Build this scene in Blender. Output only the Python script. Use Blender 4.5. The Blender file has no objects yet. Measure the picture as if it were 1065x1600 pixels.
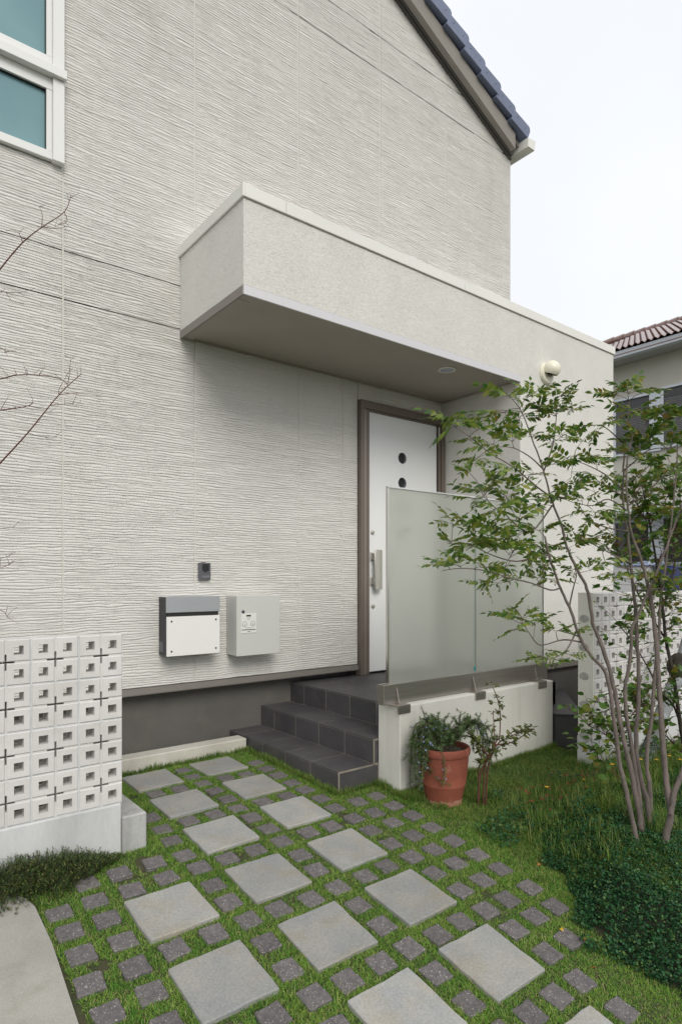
import bpy, bmesh, math, random
import numpy as np
from mathutils import Vector, Matrix, Quaternion

random.seed(11)
rng = np.random.default_rng(11)
SC = bpy.context.scene
COL = SC.collection
R = math.radians

# ------------------------------------------------------------------ camera, sky, sun, exposure
cam_data = bpy.data.cameras.new('camera')
cam = bpy.data.objects.new('camera', cam_data)
COL.objects.link(cam)
cam.location = (0, 0, 1.31)
cam.rotation_euler = (R(90), 0, R(-38.2716))
cam_data.sensor_fit = 'HORIZONTAL'
cam_data.sensor_width = 36.0
cam_data.lens = 36.0 * 982.61 / 1065.0
cam_data.shift_y = 104.9 / 1065.0
cam_data.clip_start = 0.05
cam_data.clip_end = 2000
SC.camera = cam

SUN_EL, SUN_AZ = R(38), R(197)          # azimuth clockwise from +Y: from behind the camera, a little to the left
world = bpy.data.worlds.new('World')
SC.world = world
world.use_nodes = True
wn, wl = world.node_tree.nodes, world.node_tree.links
wn.clear()
w_out = wn.new('ShaderNodeOutputWorld')
w_sky = wn.new('ShaderNodeTexSky')
w_sky.sky_type = 'NISHITA'
w_sky.sun_disc = False
w_sky.sun_elevation = SUN_EL
w_sky.sun_rotation = SUN_AZ
w_bg = wn.new('ShaderNodeBackground')
w_bg.inputs['Strength'].default_value = 0.10
wl.new(w_sky.outputs[0], w_bg.inputs['Color'])
w_tc = wn.new('ShaderNodeTexCoord')
w_no = wn.new('ShaderNodeTexNoise')
w_no.inputs['Scale'].default_value = 2.2
w_no.inputs['Detail'].default_value = 4
w_no.inputs['Roughness'].default_value = 0.45
wl.new(w_tc.outputs['Generated'], w_no.inputs['Vector'])
w_cr = wn.new('ShaderNodeValToRGB')
w_cr.color_ramp.elements[0].position = 0.3
w_cr.color_ramp.elements[0].color = (0.815, 0.84, 0.87, 1)
w_cr.color_ramp.elements[1].position = 0.62
w_cr.color_ramp.elements[1].color = (0.91, 0.918, 0.93, 1)
wl.new(w_no.outputs['Fac'], w_cr.inputs[0])
w_cl = wn.new('ShaderNodeBackground')   # the closed cloud deck of an overcast day
w_cl.inputs['Strength'].default_value = 0.93
wl.new(w_cr.outputs[0], w_cl.inputs['Color'])
w_mx = wn.new('ShaderNodeMixShader')
w_mx.inputs[0].default_value = 0.93
wl.new(w_bg.outputs[0], w_mx.inputs[1])
wl.new(w_cl.outputs[0], w_mx.inputs[2])
wl.new(w_mx.outputs[0], w_out.inputs['Surface'])

sun_data = bpy.data.lights.new('sun', 'SUN')
sun_data.energy = 1.5
sun_data.angle = R(32)
sun_data.color = (1.0, 0.95, 0.875)
sun = bpy.data.objects.new('sun', sun_data)
COL.objects.link(sun)
sd = Vector((math.sin(SUN_AZ) * math.cos(SUN_EL), math.cos(SUN_AZ) * math.cos(SUN_EL), math.sin(SUN_EL)))
sun.rotation_euler = (-sd).to_track_quat('-Z', 'Y').to_euler()
sun.location = (0, -6, 9)

SC.view_settings.view_transform = 'Standard'
SC.view_settings.look = 'None'
SC.view_settings.exposure = 0.34
SC.view_settings.gamma = 1.0
SC.view_settings.use_curve_mapping = False

# ------------------------------------------------------------------ helpers
WL = {}                                  # world location of every object that has children


def wloc(o):
    return WL.get(o.name, Vector((0, 0, 0))) if o else Vector((0, 0, 0))


def link(o, parent=None, loc=None):
    """loc is in world space"""
    COL.objects.link(o)
    p = wloc(parent)
    l = Vector(loc) if loc is not None else p
    if parent:
        o.parent = parent
    o.location = l - p
    WL[o.name] = l
    return o


def tag(o, label=None, cat=None, group=None, kind=None):
    if label: o['label'] = label
    if cat: o['category'] = cat
    if group: o['group'] = group
    if kind: o['kind'] = kind
    return o


def thing(name, label, cat, loc, group=None):
    o = bpy.data.objects.new(name, None)
    o.empty_display_size = 0.1
    link(o, None, loc)
    return tag(o, label, cat, group)


class MB:
    """collects shapes in world coordinates, links them as ONE mesh object"""

    def __init__(s):
        s.v, s.f, s.m = [], [], []

    def add(s, vs, fs, mi=0):
        b = len(s.v)
        s.v += [tuple(v) for v in vs]
        for f in fs:
            s.f.append(tuple(b + i for i in f)); s.m.append(mi)
        return s

    def box(s, x0, x1, y0, y1, z0, z1, mi=0):
        vs = [(x0, y0, z0), (x1, y0, z0), (x1, y1, z0), (x0, y1, z0), (x0, y0, z1), (x1, y0, z1), (x1, y1, z1), (x0, y1, z1)]
        return s.add(vs, [(3, 2, 1, 0), (4, 5, 6, 7), (0, 1, 5, 4), (1, 2, 6, 5), (2, 3, 7, 6), (3, 0, 4, 7)], mi)

    def prism(s, poly, a, b, axis='y', mi=0):
        """poly: 2D outline, extruded from a to b along axis; for y the outline is (x,z), for z (x,y), for x (y,z)"""
        n = len(poly)
        def mk(p, t):
            return {'y': (p[0], t, p[1]), 'z': (p[0], p[1], t), 'x': (t, p[0], p[1])}[axis]
        vs = [mk(p, a) for p in poly] + [mk(p, b) for p in poly]
        fs = [tuple(range(n)), tuple(range(2 * n - 1, n - 1, -1))] + [(i, i + n, (i + 1) % n + n, (i + 1) % n) for i in range(n)]
        return s.add(vs, fs, mi)

    def tube(s, pts, rad, n=7, mi=0, cap=True):
        pts = [Vector(p) for p in pts]
        if not hasattr(rad, '__len__'): rad = [rad] * len(pts)
        vs, fs = [], []
        t0 = (pts[1] - pts[0]).normalized()
        u = t0.orthogonal().normalized()
        for i, p in enumerate(pts):
            t = (pts[min(i + 1, len(pts) - 1)] - pts[max(i - 1, 0)])
            if t.length < 1e-9: t = t0
            t = t.normalized()
            u = (u - t * u.dot(t))
            u = u.normalized() if u.length > 1e-6 else t.orthogonal().normalized()
            w = t.cross(u)
            for k in range(n):
                a = 2 * math.pi * k / n
                vs.append(p + (u * math.cos(a) + w * math.sin(a)) * rad[i])
        for i in range(len(pts) - 1):
            for k in range(n):
                fs.append((i * n + k, i * n + (k + 1) % n, (i + 1) * n + (k + 1) % n, (i + 1) * n + k))
        if cap:
            fs.append(tuple(range(n - 1, -1, -1)))
            fs.append(tuple((len(pts) - 1) * n + k for k in range(n)))
        return s.add(vs, fs, mi)

    def lathe(s, prof, c, n=32, axis='z', mi=0, cap=True):
        """prof: (radius, height) list round an axis through c"""
        vs, fs = [], []
        for r, h in prof:
            for k in range(n):
                a = 2 * math.pi * k / n
                p = (r * math.cos(a), r * math.sin(a), h)
                if axis == 'y': p = (p[0], h, p[1])
                if axis == 'x': p = (h, p[0], p[1])
                vs.append((c[0] + p[0], c[1] + p[1], c[2] + p[2]))
        for i in range(len(prof) - 1):
            for k in range(n):
                fs.append((i * n + k, i * n + (k + 1) % n, (i + 1) * n + (k + 1) % n, (i + 1) * n + k))
        if cap and prof[0][0] > 1e-6: fs.append(tuple(range(n - 1, -1, -1)))
        if cap and prof[-1][0] > 1e-6: fs.append(tuple((len(prof) - 1) * n + k for k in range(n)))
        return s.add(vs, fs, mi)

    def hole_plate(s, cx, cz, hw, r, y0, y1, n=32, mi=0):
        """square plate in the xz plane with a round hole"""
        vs, fs = [], []
        for y in (y0, y1):
            for k in range(n):
                a = 2 * math.pi * k / n
                c, d = math.cos(a), math.sin(a)
                m = max(abs(c), abs(d))
                vs.append((cx + c / m * hw, y, cz + d / m * hw))
            for k in range(n):
                a = 2 * math.pi * k / n
                vs.append((cx + r * math.cos(a), y, cz + r * math.sin(a)))
        for k in range(n):
            j = (k + 1) % n
            fs.append((k, j, n + j, n + k))
            fs.append((2 * n + j, 2 * n + k, 3 * n + k, 3 * n + j))
            fs.append((n + k, n + j, 3 * n + j, 3 * n + k))
        return s.add(vs, fs, mi)

    def mesh(s, name, mats, off=(0, 0, 0), smooth=False, bevel=0, segs=1):
        me = bpy.data.meshes.new(name)
        o = Vector(off)
        me.from_pydata([tuple(Vector(v) - o) for v in s.v], [], s.f)
        mats = mats if isinstance(mats, (list, tuple)) else [mats]
        for m in mats: me.materials.append(m)
        if len(mats) > 1:
            me.polygons.foreach_set('material_index', s.m)
        bm = bmesh.new(); bm.from_mesh(me)
        bmesh.ops.recalc_face_normals(bm, faces=bm.faces)
        if bevel:
            ed = [e for e in bm.edges if len(e.link_faces) == 2 and e.calc_face_angle(0) > 0.6]
            bmesh.ops.bevel(bm, geom=ed, offset=bevel, segments=segs, profile=0.5, affect='EDGES', clamp_overlap=True)
        bm.to_mesh(me); bm.free()
        if smooth:
            me.polygons.foreach_set('use_smooth', [True] * len(me.polygons))
            if smooth != 'all':
                me.set_sharp_from_angle(angle=R(40))
        me.update()
        return me

    def build(s, name, mats, parent=None, smooth=False, bevel=0, loc=None, segs=1):
        l = Vector(loc) if loc is not None else wloc(parent)
        o = bpy.data.objects.new(name, s.mesh(name, mats, l, smooth, bevel, segs))
        return link(o, parent, l)


def np_obj(name, V, F, mats, parent=None, smooth=False, mi=None):
    """fast mesh from numpy arrays; F is (n,3) or (n,4)"""
    me = bpy.data.meshes.new(name)
    V = np.asarray(V, dtype=np.float32) - np.array(wloc(parent), dtype=np.float32)
    F = np.asarray(F, dtype=np.int32)
    k = F.shape[1]
    me.vertices.add(len(V)); me.vertices.foreach_set('co', V.ravel())
    me.loops.add(F.size); me.loops.foreach_set('vertex_index', F.ravel())
    me.polygons.add(len(F))
    me.polygons.foreach_set('loop_start', np.arange(len(F), dtype=np.int32) * k)
    for m in (mats if isinstance(mats, (list, tuple)) else [mats]): me.materials.append(m)
    if mi is not None: me.polygons.foreach_set('material_index', np.asarray(mi, dtype=np.int32))
    if smooth: me.polygons.foreach_set('use_smooth', np.ones(len(F), dtype=bool))
    me.update(calc_edges=True)
    o = bpy.data.objects.new(name, me)
    return link(o, parent)


def copy_at(o, parent, loc, rot=None, scale=None):
    c = o.copy()
    COL.objects.link(c)
    c.parent = parent
    c.location = Vector(loc) - wloc(parent)
    if rot is not None: c.rotation_euler = rot
    if scale is not None: c.scale = scale
    return c


def curve(pts, n=4):
    """Catmull-Rom through the points"""
    P = [Vector(p) for p in pts]
    if len(P) < 3: return P
    out = []
    for i in range(len(P) - 1):
        a, b, c, d = P[max(i - 1, 0)], P[i], P[i + 1], P[min(i + 2, len(P) - 1)]
        for k in range(n):
            t = k / n
            out.append(0.5 * ((2 * b) + (c - a) * t + (2 * a - 5 * b + 4 * c - d) * t * t + (3 * b - a - 3 * c + d) * t ** 3))
    out.append(P[-1])
    return out


# value noise for the relief of the wall and the ground
_T = rng.random((256, 256)).astype(np.float32)


def vnoise(x, y):
    xi, yi = np.floor(x).astype(int), np.floor(y).astype(int)
    fx, fy = x - xi, y - yi
    fx, fy = fx * fx * (3 - 2 * fx), fy * fy * (3 - 2 * fy)
    g = lambda a, b: _T[a & 255, b & 255]
    return (g(xi, yi) * (1 - fx) + g(xi + 1, yi) * fx) * (1 - fy) + (g(xi, yi + 1) * (1 - fx) + g(xi + 1, yi + 1) * fx) * fy


# ------------------------------------------------------------------ materials (all procedural)
def mat(name, col, rough=0.7, col2=None, scale=8, fine=0.0, fscale=120, bump=0.0, bscale=80, metal=0.0, rnd=0.0,
        stretch=None, spec=0.5, island=None, imix=0.85, stain=None, transl=0.0, detail=5, coat=0.0, speck=None, ramp=(0.35, 0.65)):
    m = bpy.data.materials.new(name)
    m.use_nodes = True
    N, L = m.node_tree.nodes, m.node_tree.links
    b = N['Principled BSDF']
    b.inputs['Roughness'].default_value = rough
    b.inputs['Metallic'].default_value = metal
    b.inputs['Specular IOR Level'].default_value = spec
    b.inputs['Coat Weight'].default_value = coat
    c4 = lambda c: (c[0], c[1], c[2], 1)
    geo = N.new('ShaderNodeNewGeometry')
    vec = geo.outputs['Position']
    if stretch:
        mp = N.new('ShaderNodeMapping')
        mp.inputs['Scale'].default_value = stretch
        L.new(vec, mp.inputs['Vector']); vec = mp.outputs[0]
    rgb = N.new('ShaderNodeRGB'); rgb.outputs[0].default_value = c4(col)
    cur = rgb.outputs[0]

    def mix(fac, a, bcol, mode='MIX'):
        x = N.new('ShaderNodeMix'); x.data_type = 'RGBA'; x.blend_type = mode
        for sock, val in ((x.inputs['Factor'], fac), (x.inputs['A'], a), (x.inputs['B'], bcol)):
            if hasattr(val, 'is_output'): L.new(val, sock)
            else: sock.default_value = val
        return x.outputs['Result']

    def noise(sc, de=5, ro=0.55):
        n = N.new('ShaderNodeTexNoise')
        n.inputs['Scale'].default_value = sc; n.inputs['Detail'].default_value = de; n.inputs['Roughness'].default_value = ro
        L.new(vec, n.inputs['Vector'])
        return n.outputs['Fac']

    def rng_(s, a, bb, lo=0.0, hi=1.0):
        r = N.new('ShaderNodeMapRange')
        r.inputs['From Min'].default_value = a; r.inputs['From Max'].default_value = bb
        r.inputs['To Min'].default_value = lo; r.inputs['To Max'].default_value = hi
        L.new(s, r.inputs['Value'])
        return r.outputs[0]
    if col2 is not None:
        cur = mix(rng_(noise(scale, detail), ramp[0], ramp[1]), cur, c4(col2))
    if island:
        ri = geo.outputs['Random Per Island']
        cr = N.new('ShaderNodeValToRGB')
        el = cr.color_ramp.elements
        for i, (p, c) in enumerate(island):
            e = el[i] if i < 2 else el.new(p)
            e.position = p; e.color = c4(c)
        L.new(ri, cr.inputs[0])
        cur = mix(imix, cur, cr.outputs[0])
    if stain:                            # (colour, scale xyz, low, high, most): blotches and streaks with a shape of their own
        mp2 = N.new('ShaderNodeMapping'); mp2.inputs['Scale'].default_value = stain[1]; mp2.inputs['Location'].default_value = (3.1, 1.7, 5.3)
        L.new(geo.outputs['Position'], mp2.inputs['Vector'])
        n3 = N.new('ShaderNodeTexNoise'); n3.inputs['Scale'].default_value = 1.0; n3.inputs['Detail'].default_value = 7; n3.inputs['Roughness'].default_value = 0.62
        L.new(mp2.outputs[0], n3.inputs['Vector'])
        cur = mix(rng_(n3.outputs['Fac'], stain[2], stain[3], 0, stain[4]), cur, c4(stain[0]))
    if fine:
        f = rng_(noise(fscale, 3, 0.6), 0.25, 0.75, 1 - fine, 1 + fine)
        cm = N.new('ShaderNodeCombineColor')
        for i in range(3): L.new(f, cm.inputs[i])
        cur = mix(1.0, cur, cm.outputs[0], 'MULTIPLY')
    if speck:
        vo = N.new('ShaderNodeTexVoronoi'); vo.inputs['Scale'].default_value = speck[1]
        L.new(vec, vo.inputs['Vector'])
        n2 = N.new('ShaderNodeSeparateColor'); L.new(vo.outputs['Color'], n2.inputs[0])
        cur = mix(rng_(n2.outputs[0], 1 - speck[2], 1 - speck[2] * 0.5), cur, c4(speck[0]))
    if rnd:
        oi = N.new('ShaderNodeObjectInfo')
        f = rng_(oi.outputs['Random'], 0, 1, 1 - rnd, 1 + rnd)
        cm = N.new('ShaderNodeCombineColor')
        for i in range(3): L.new(f, cm.inputs[i])
        cur = mix(1.0, cur, cm.outputs[0], 'MULTIPLY')
    L.new(cur, b.inputs['Base Color'])
    if bump:
        bp = N.new('ShaderNodeBump')
        bp.inputs['Strength'].default_value = bump
        bp.inputs['Distance'].default_value = 0.004
        L.new(noise(bscale, 6, 0.6), bp.inputs['Height'])
        L.new(bp.outputs[0], b.inputs['Normal'])
    if transl:
        t = N.new('ShaderNodeBsdfTranslucent')
        L.new(cur, t.inputs['Color'])
        mx = N.new('ShaderNodeMixShader'); mx.inputs[0].default_value = transl
        L.new(b.outputs[0], mx.inputs[1]); L.new(t.outputs[0], mx.inputs[2])
        L.new(mx.outputs[0], N['Material Output'].inputs['Surface'])
    return m


M = {}
M['siding'] = mat('siding', (0.68, 0.665, 0.635), 0.85, (0.652, 0.638, 0.61), 1.3, 0.08, 140, 0.4, 260, spec=0.25, stain=((0.52, 0.50, 0.45), (5.0, 5.0, 0.5), 0.55, 0.80, 0.35))
M['joint'] = mat('joint sealant', (0.60, 0.585, 0.545), 0.8, spec=0.3)
M['stucco'] = mat('stucco', (0.685, 0.675, 0.635), 0.9, (0.65, 0.64, 0.60), 3, 0.05, 60, 0, spec=0.2)
M['cream_metal'] = mat('cream metal', (0.74, 0.735, 0.69), 0.45, (0.71, 0.705, 0.665), 2)
M['silver_trim'] = mat('silver trim', (0.62, 0.61, 0.62), 0.4, metal=0.35)
M['soffit'] = mat('soffit board', (0.36, 0.325, 0.28), 0.8, (0.34, 0.305, 0.265), 3)
M['foundation'] = mat('foundation', (0.12, 0.115, 0.105), 0.85, (0.10, 0.096, 0.088), 2.5, 0.08, 90, 0.25, 160, stain=((0.19, 0.18, 0.15), (3.5, 3.5, 5), 0.52, 0.80, 0.45))
M['flashing'] = mat('flashing', (0.24, 0.22, 0.20), 0.5, metal=0.2)
M['brown_frame'] = mat('brown frame', (0.175, 0.145, 0.12), 0.42, (0.16, 0.132, 0.11), 3, metal=0.25)
M['brown_light'] = mat('brown frame bead', (0.27, 0.23, 0.20), 0.35, metal=0.4)
M['dark_gap'] = mat('dark gap', (0.02, 0.018, 0.016), 0.7)
M['door_white'] = mat('door paint', (0.79, 0.80, 0.80), 0.45, (0.78, 0.79, 0.795), 2, coat=0.1)
M['steel'] = mat('brushed steel', (0.50, 0.47, 0.43), 0.34, (0.42, 0.39, 0.355), 6, metal=0.95, stretch=(0.6, 1, 40))
M['chrome'] = mat('polished steel', (0.62, 0.61, 0.58), 0.16, metal=1.0)
M['handle'] = mat('satin nickel', (0.50, 0.485, 0.44), 0.42, metal=0.45)
M['dark_glass'] = mat('dark glass', (0.03, 0.032, 0.034), 0.2, spec=0.25)
M['window_glass'] = mat('teal window film', (0.14, 0.26, 0.30), 0.06, (0.20, 0.35, 0.37), 0.7)
M['win_frame'] = mat('window frame', (0.72, 0.725, 0.71), 0.4)
M['tile'] = mat('dark floor tile', (0.062, 0.059, 0.063), 0.55, (0.076, 0.072, 0.076), 5, 0.08, 60, 0.12, 90, rnd=0.12, stain=((0.14, 0.13, 0.125), (5, 5, 5), 0.50, 0.80, 0.45))
M['grout'] = mat('tile grout', (0.31, 0.27, 0.215), 0.9, (0.20, 0.18, 0.15), 12)
M['white_wall'] = mat('white plaster', (0.72, 0.71, 0.655), 0.85, (0.66, 0.645, 0.585), 2.2, 0.03, 70, 0.15, 60, spec=0.25, stretch=(1, 1, 0.45), stain=((0.47, 0.44, 0.37), (9, 9, 0.9), 0.54, 0.78, 0.40))
M['block'] = mat('white block', (0.63, 0.615, 0.605), 0.85, (0.57, 0.55, 0.535), 6, 0.04, 90, 0.2, 150, rnd=0.05, spec=0.3, stain=((0.42, 0.40, 0.37), (11, 11, 5), 0.58, 0.78, 0.45))
M['mortar'] = mat('block mortar', (0.60, 0.62, 0.63), 0.9, (0.50, 0.52, 0.53), 14)
M['mortar_dark'] = mat('weathered mortar', (0.33, 0.325, 0.31), 0.95, (0.44, 0.43, 0.41), 30, 0.2, 150, 0.4, 120)
M['concrete'] = mat('concrete base', (0.56, 0.57, 0.565), 0.88, (0.42, 0.425, 0.42), 2.6, 0.05, 60, 0.2, 110, spec=0.25, stretch=(1.6, 1.6, 0.5), ramp=(0.4, 0.75))
M['concrete_grey'] = mat('weathered concrete', (0.42, 0.42, 0.41), 0.9, (0.27, 0.27, 0.265), 6, 0.1, 90, 0.3, 110, stretch=(1.6, 1.6, 0.6), ramp=(0.4, 0.7))
M['kerb'] = mat('kerb concrete', (0.56, 0.54, 0.48), 0.88, (0.45, 0.43, 0.37), 5, 0.06, 80, 0.2, 110)
M['paver'] = mat('paver concrete', (0.335, 0.328, 0.305), 0.85, (0.285, 0.29, 0.286), 6.5, 0.18, 110, 0.4, 150, rnd=0.15, spec=0.3, detail=8, ramp=(0.38, 0.60), stain=((0.30, 0.255, 0.175), (5.5, 5.5, 5.5), 0.50, 0.74, 0.55))
M['cobble'] = mat('granite cobble', (0.150, 0.138, 0.136), 0.88, (0.105, 0.097, 0.098), 40, 0.30, 260, 0.7, 180, rnd=0.12, spec=0.3, speck=((0.36, 0.34, 0.33), 300.0, 0.05))
M['driveway'] = mat('driveway concrete', (0.36, 0.35, 0.315), 0.9, (0.30, 0.29, 0.26), 4, 0.14, 180, 0.4, 200, stain=((0.22, 0.20, 0.16), (6, 6, 6), 0.55, 0.75, 0.5))
M['soil'] = mat('mossy soil', (0.035, 0.050, 0.014), 0.95, (0.060, 0.052, 0.028), 14, 0.3, 160, 0.6, 90)
M['bed'] = mat('bed soil', (0.018, 0.028, 0.012), 0.95, (0.028, 0.022, 0.012), 10, 0.3, 120)
M['grass'] = mat('short grass', (0.06, 0.17, 0.02), 0.6, (0.25, 0.36, 0.065), 5.0, imix=0.66, spec=0.3, transl=0.25,
                 island=((0.0, (0.035, 0.145, 0.018)), (0.28, (0.095, 0.27, 0.030)), (0.56, (0.19, 0.40, 0.05)), (0.82, (0.36, 0.46, 0.09)), (0.93, (0.50, 0.42, 0.22))))
M['grass_dark'] = mat('long grass', (0.045, 0.13, 0.02), 0.6, (0.20, 0.28, 0.05), 4.0, imix=0.66, spec=0.3, transl=0.25,
                      island=((0.0, (0.035, 0.125, 0.022)), (0.40, (0.105, 0.225, 0.034)), (0.74, (0.23, 0.32, 0.06)), (0.93, (0.38, 0.33, 0.14))))
M['cover'] = mat('ground cover leaf', (0.02, 0.065, 0.028), 0.5, spec=0.35, transl=0.2,
                 island=((0.0, (0.006, 0.036, 0.012)), (0.42, (0.014, 0.075, 0.024)), (0.78, (0.028, 0.13, 0.038)), (0.95, (0.10, 0.18, 0.04))))
M['terracotta'] = mat('terracotta', (0.27, 0.082, 0.050), 0.75, (0.215, 0.064, 0.041), 7, 0.06, 60, 0.2, 70, spec=0.3, stain=((0.42, 0.26, 0.20), (14, 14, 9), 0.60, 0.78, 0.5))
M['terracotta_worn'] = mat('chipped terracotta', (0.42, 0.25, 0.18), 0.9, (0.30, 0.11, 0.07), 22, 0.2, 90)
M['pot_soil'] = mat('potting soil', (0.04, 0.03, 0.022), 0.95, (0.16, 0.13, 0.10), 60, 0.5, 120, 0.8, 90, ramp=(0.55, 0.75))
M['bark'] = mat('tree bark', (0.19, 0.158, 0.14), 0.85, (0.12, 0.10, 0.09), 16, 0.2, 90, 0.5, 70, spec=0.25, stretch=(1.5, 1.5, 0.5))
M['bark_dark'] = mat('dark bark', (0.03, 0.025, 0.02), 0.9, (0.05, 0.042, 0.032), 20, 0.2, 90, 0.5, 80)
M['bark_grey'] = mat('grey bark', (0.33, 0.35, 0.37), 0.9, (0.16, 0.165, 0.16), 14, 0.2, 80, 0.6, 60)
M['moss'] = mat('moss', (0.03, 0.10, 0.03), 0.9, island=((0.0, (0.02, 0.06, 0.02)), (0.6, (0.04, 0.14, 0.05)), (0.97, (0.09, 0.10, 0.05))))
M['twig_red'] = mat('red twig', (0.10, 0.034, 0.024), 0.7)
M['twig'] = mat('brown twig', (0.10, 0.07, 0.05), 0.8)
LEAF = ((0.0, (0.048, 0.135, 0.020)), (0.33, (0.110, 0.215, 0.030)), (0.66, (0.205, 0.285, 0.042)), (0.90, (0.31, 0.32, 0.056)), (0.975, (0.34, 0.22, 0.05)))
M['leaf'] = mat('ash leaf', (0.05, 0.09, 0.018), 0.45, spec=0.4, island=LEAF, transl=0.40, rnd=0.25)
M['leaf_broad'] = mat('broad leaf', (0.07, 0.14, 0.02), 0.45, spec=0.4, transl=0.28, rnd=0.3,
                      island=((0.0, (0.04, 0.115, 0.018)), (0.5, (0.10, 0.195, 0.028)), (0.85, (0.20, 0.27, 0.042)), (0.97, (0.26, 0.21, 0.03))))
M['leaf_olive'] = mat('rose leaf', (0.12, 0.14, 0.03), 0.45, transl=0.2, rnd=0.25, col2=(0.09, 0.12, 0.03), scale=40)
M['rosemary'] = mat('rosemary leaf', (0.05, 0.075, 0.035), 0.6, transl=0.2, island=((0.0, (0.06, 0.12, 0.04)), (0.6, (0.13, 0.205, 0.075)), (0.97, (0.24, 0.30, 0.12))))
M['flower_blue'] = mat('blue flower', (0.42, 0.45, 0.78), 0.6, transl=0.2)
M['flower_red'] = mat('red flower', (0.24, 0.012, 0.018), 0.6)
M['flower_yellow'] = mat('yellow flower', (0.75, 0.45, 0.03), 0.6, transl=0.1)
M['black_metal'] = mat('black powder coat', (0.022, 0.023, 0.028), 0.45)
M['alu'] = mat('silver aluminium', (0.50, 0.52, 0.55), 0.42, metal=0.6)
M['white_gloss'] = mat('white enamel', (0.80, 0.795, 0.775), 0.3, coat=0.2)
M['pale_grey'] = mat('pale grey enamel', (0.57, 0.575, 0.55), 0.4)
M['grey_sticker'] = mat('grey sticker', (0.12, 0.125, 0.14), 0.5)
M['screw'] = mat('screw', (0.10, 0.10, 0.11), 0.3, metal=0.8)
M['panel_white'] = mat('control panel', (0.72, 0.725, 0.70), 0.4)
M['ink'] = mat('black print', (0.015, 0.015, 0.015), 0.5)
M['ink_grey'] = mat('grey print', (0.18, 0.18, 0.17), 0.5)
M['lcd'] = mat('green display', (0.055, 0.09, 0.02), 0.4, (0.03, 0.05, 0.012), 120)
M['intercom'] = mat('intercom grey', (0.13, 0.13, 0.145), 0.4, metal=0.3)
M['lamp_cream'] = mat('lamp enamel', (0.76, 0.73, 0.60), 0.4, coat=0.1)
M['roof_blue'] = mat('blue roof tile', (0.125, 0.15, 0.235), 0.5, (0.145, 0.175, 0.265), 8, rnd=0.07)
M['barge'] = mat('barge board', (0.25, 0.23, 0.205), 0.6, (0.235, 0.215, 0.19), 4)
M['barge_dark'] = mat('rake trim', (0.065, 0.06, 0.055), 0.5)
M['n_wall'] = mat('neighbour wall', (0.56, 0.545, 0.48), 0.9, (0.53, 0.515, 0.455), 1.5, 0.04, 40, 0.2, 60)
M['n_tile'] = mat('clay roof tile', (0.15, 0.075, 0.06), 0.3, (0.20, 0.115, 0.095), 6, 0.1, 30, coat=0.7)
M['n_alu'] = mat('window aluminium', (0.56, 0.60, 0.65), 0.4, metal=0.3)
M['n_soffit'] = mat('eave soffit', (0.44, 0.44, 0.43), 0.8)
M['n_blind'] = mat('window shutter', (0.10, 0.10, 0.10), 0.55, (0.13, 0.13, 0.13), 3)
M['n_glass'] = mat('neighbour glass', (0.03, 0.032, 0.032), 0.06)
M['blue_tarp'] = mat('blue sheet', (0.10, 0.15, 0.34), 0.6, (0.40, 0.43, 0.50), 25)
M['blue_dark'] = mat('navy plastic', (0.03, 0.045, 0.16), 0.5)
M['red_plastic'] = mat('red plastic', (0.36, 0.03, 0.02), 0.4)
M['white_metal'] = mat('white cabinet', (0.66, 0.66, 0.67), 0.5)
M['orange_leaf'] = mat('orange leaf', (0.42, 0.16, 0.04), 0.6, transl=0.1)

# stucco: a trowelled skin with raised crusts, as fine relief
def add_stucco(m):
    N, L = m.node_tree.nodes, m.node_tree.links
    b = N['Principled BSDF']
    g = N.new('ShaderNodeNewGeometry')
    mp = N.new('ShaderNodeMapping'); mp.inputs['Scale'].default_value = (60, 60, 140)
    L.new(g.outputs['Position'], mp.inputs['Vector'])
    n = N.new('ShaderNodeTexNoise'); n.inputs['Scale'].default_value = 1.0; n.inputs['Detail'].default_value = 6; n.inputs['Roughness'].default_value = 0.65
    n.inputs['Distortion'].default_value = 1.2
    L.new(mp.outputs[0], n.inputs['Vector'])
    r = N.new('ShaderNodeMapRange'); r.inputs['From Min'].default_value = 0.32; r.inputs['From Max'].default_value = 0.50
    L.new(n.outputs['Fac'], r.inputs['Value'])
    bp = N.new('ShaderNodeBump'); bp.inputs['Strength'].default_value = 0.55; bp.inputs['Distance'].default_value = 0.0045
    L.new(r.outputs[0], bp.inputs['Height'])
    L.new(bp.outputs[0], b.inputs['Normal'])


add_stucco(M['stucco'])

# frosted glass: part of the light is scattered back, part comes through from the porch
def frosted():
    m = bpy.data.materials.new('frosted glass'); m.use_nodes = True
    N, L = m.node_tree.nodes, m.node_tree.links
    b = N['Principled BSDF']
    b.inputs['Base Color'].default_value = (0.52, 0.54, 0.505, 1)
    b.inputs['Roughness'].default_value = 0.38
    b.inputs['IOR'].default_value = 1.45
    t = N.new('ShaderNodeBsdfTranslucent'); t.inputs['Color'].default_value = (0.88, 0.90, 0.86, 1)
    f = N.new('ShaderNodeBsdfRefraction'); f.inputs['Color'].default_value = (0.97, 0.98, 0.95, 1)
    f.inputs['Roughness'].default_value = 0.62; f.inputs['IOR'].default_value = 1.05
    a = N.new('ShaderNodeMixShader'); a.inputs[0].default_value = 0.72
    L.new(t.outputs[0], a.inputs[1]); L.new(f.outputs[0], a.inputs[2])
    x = N.new('ShaderNodeMixShader'); x.inputs[0].default_value = 0.76
    L.new(b.outputs[0], x.inputs[1]); L.new(a.outputs[0], x.inputs[2])
    L.new(x.outputs[0], N['Material Output'].inputs['Surface'])
    return m


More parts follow.
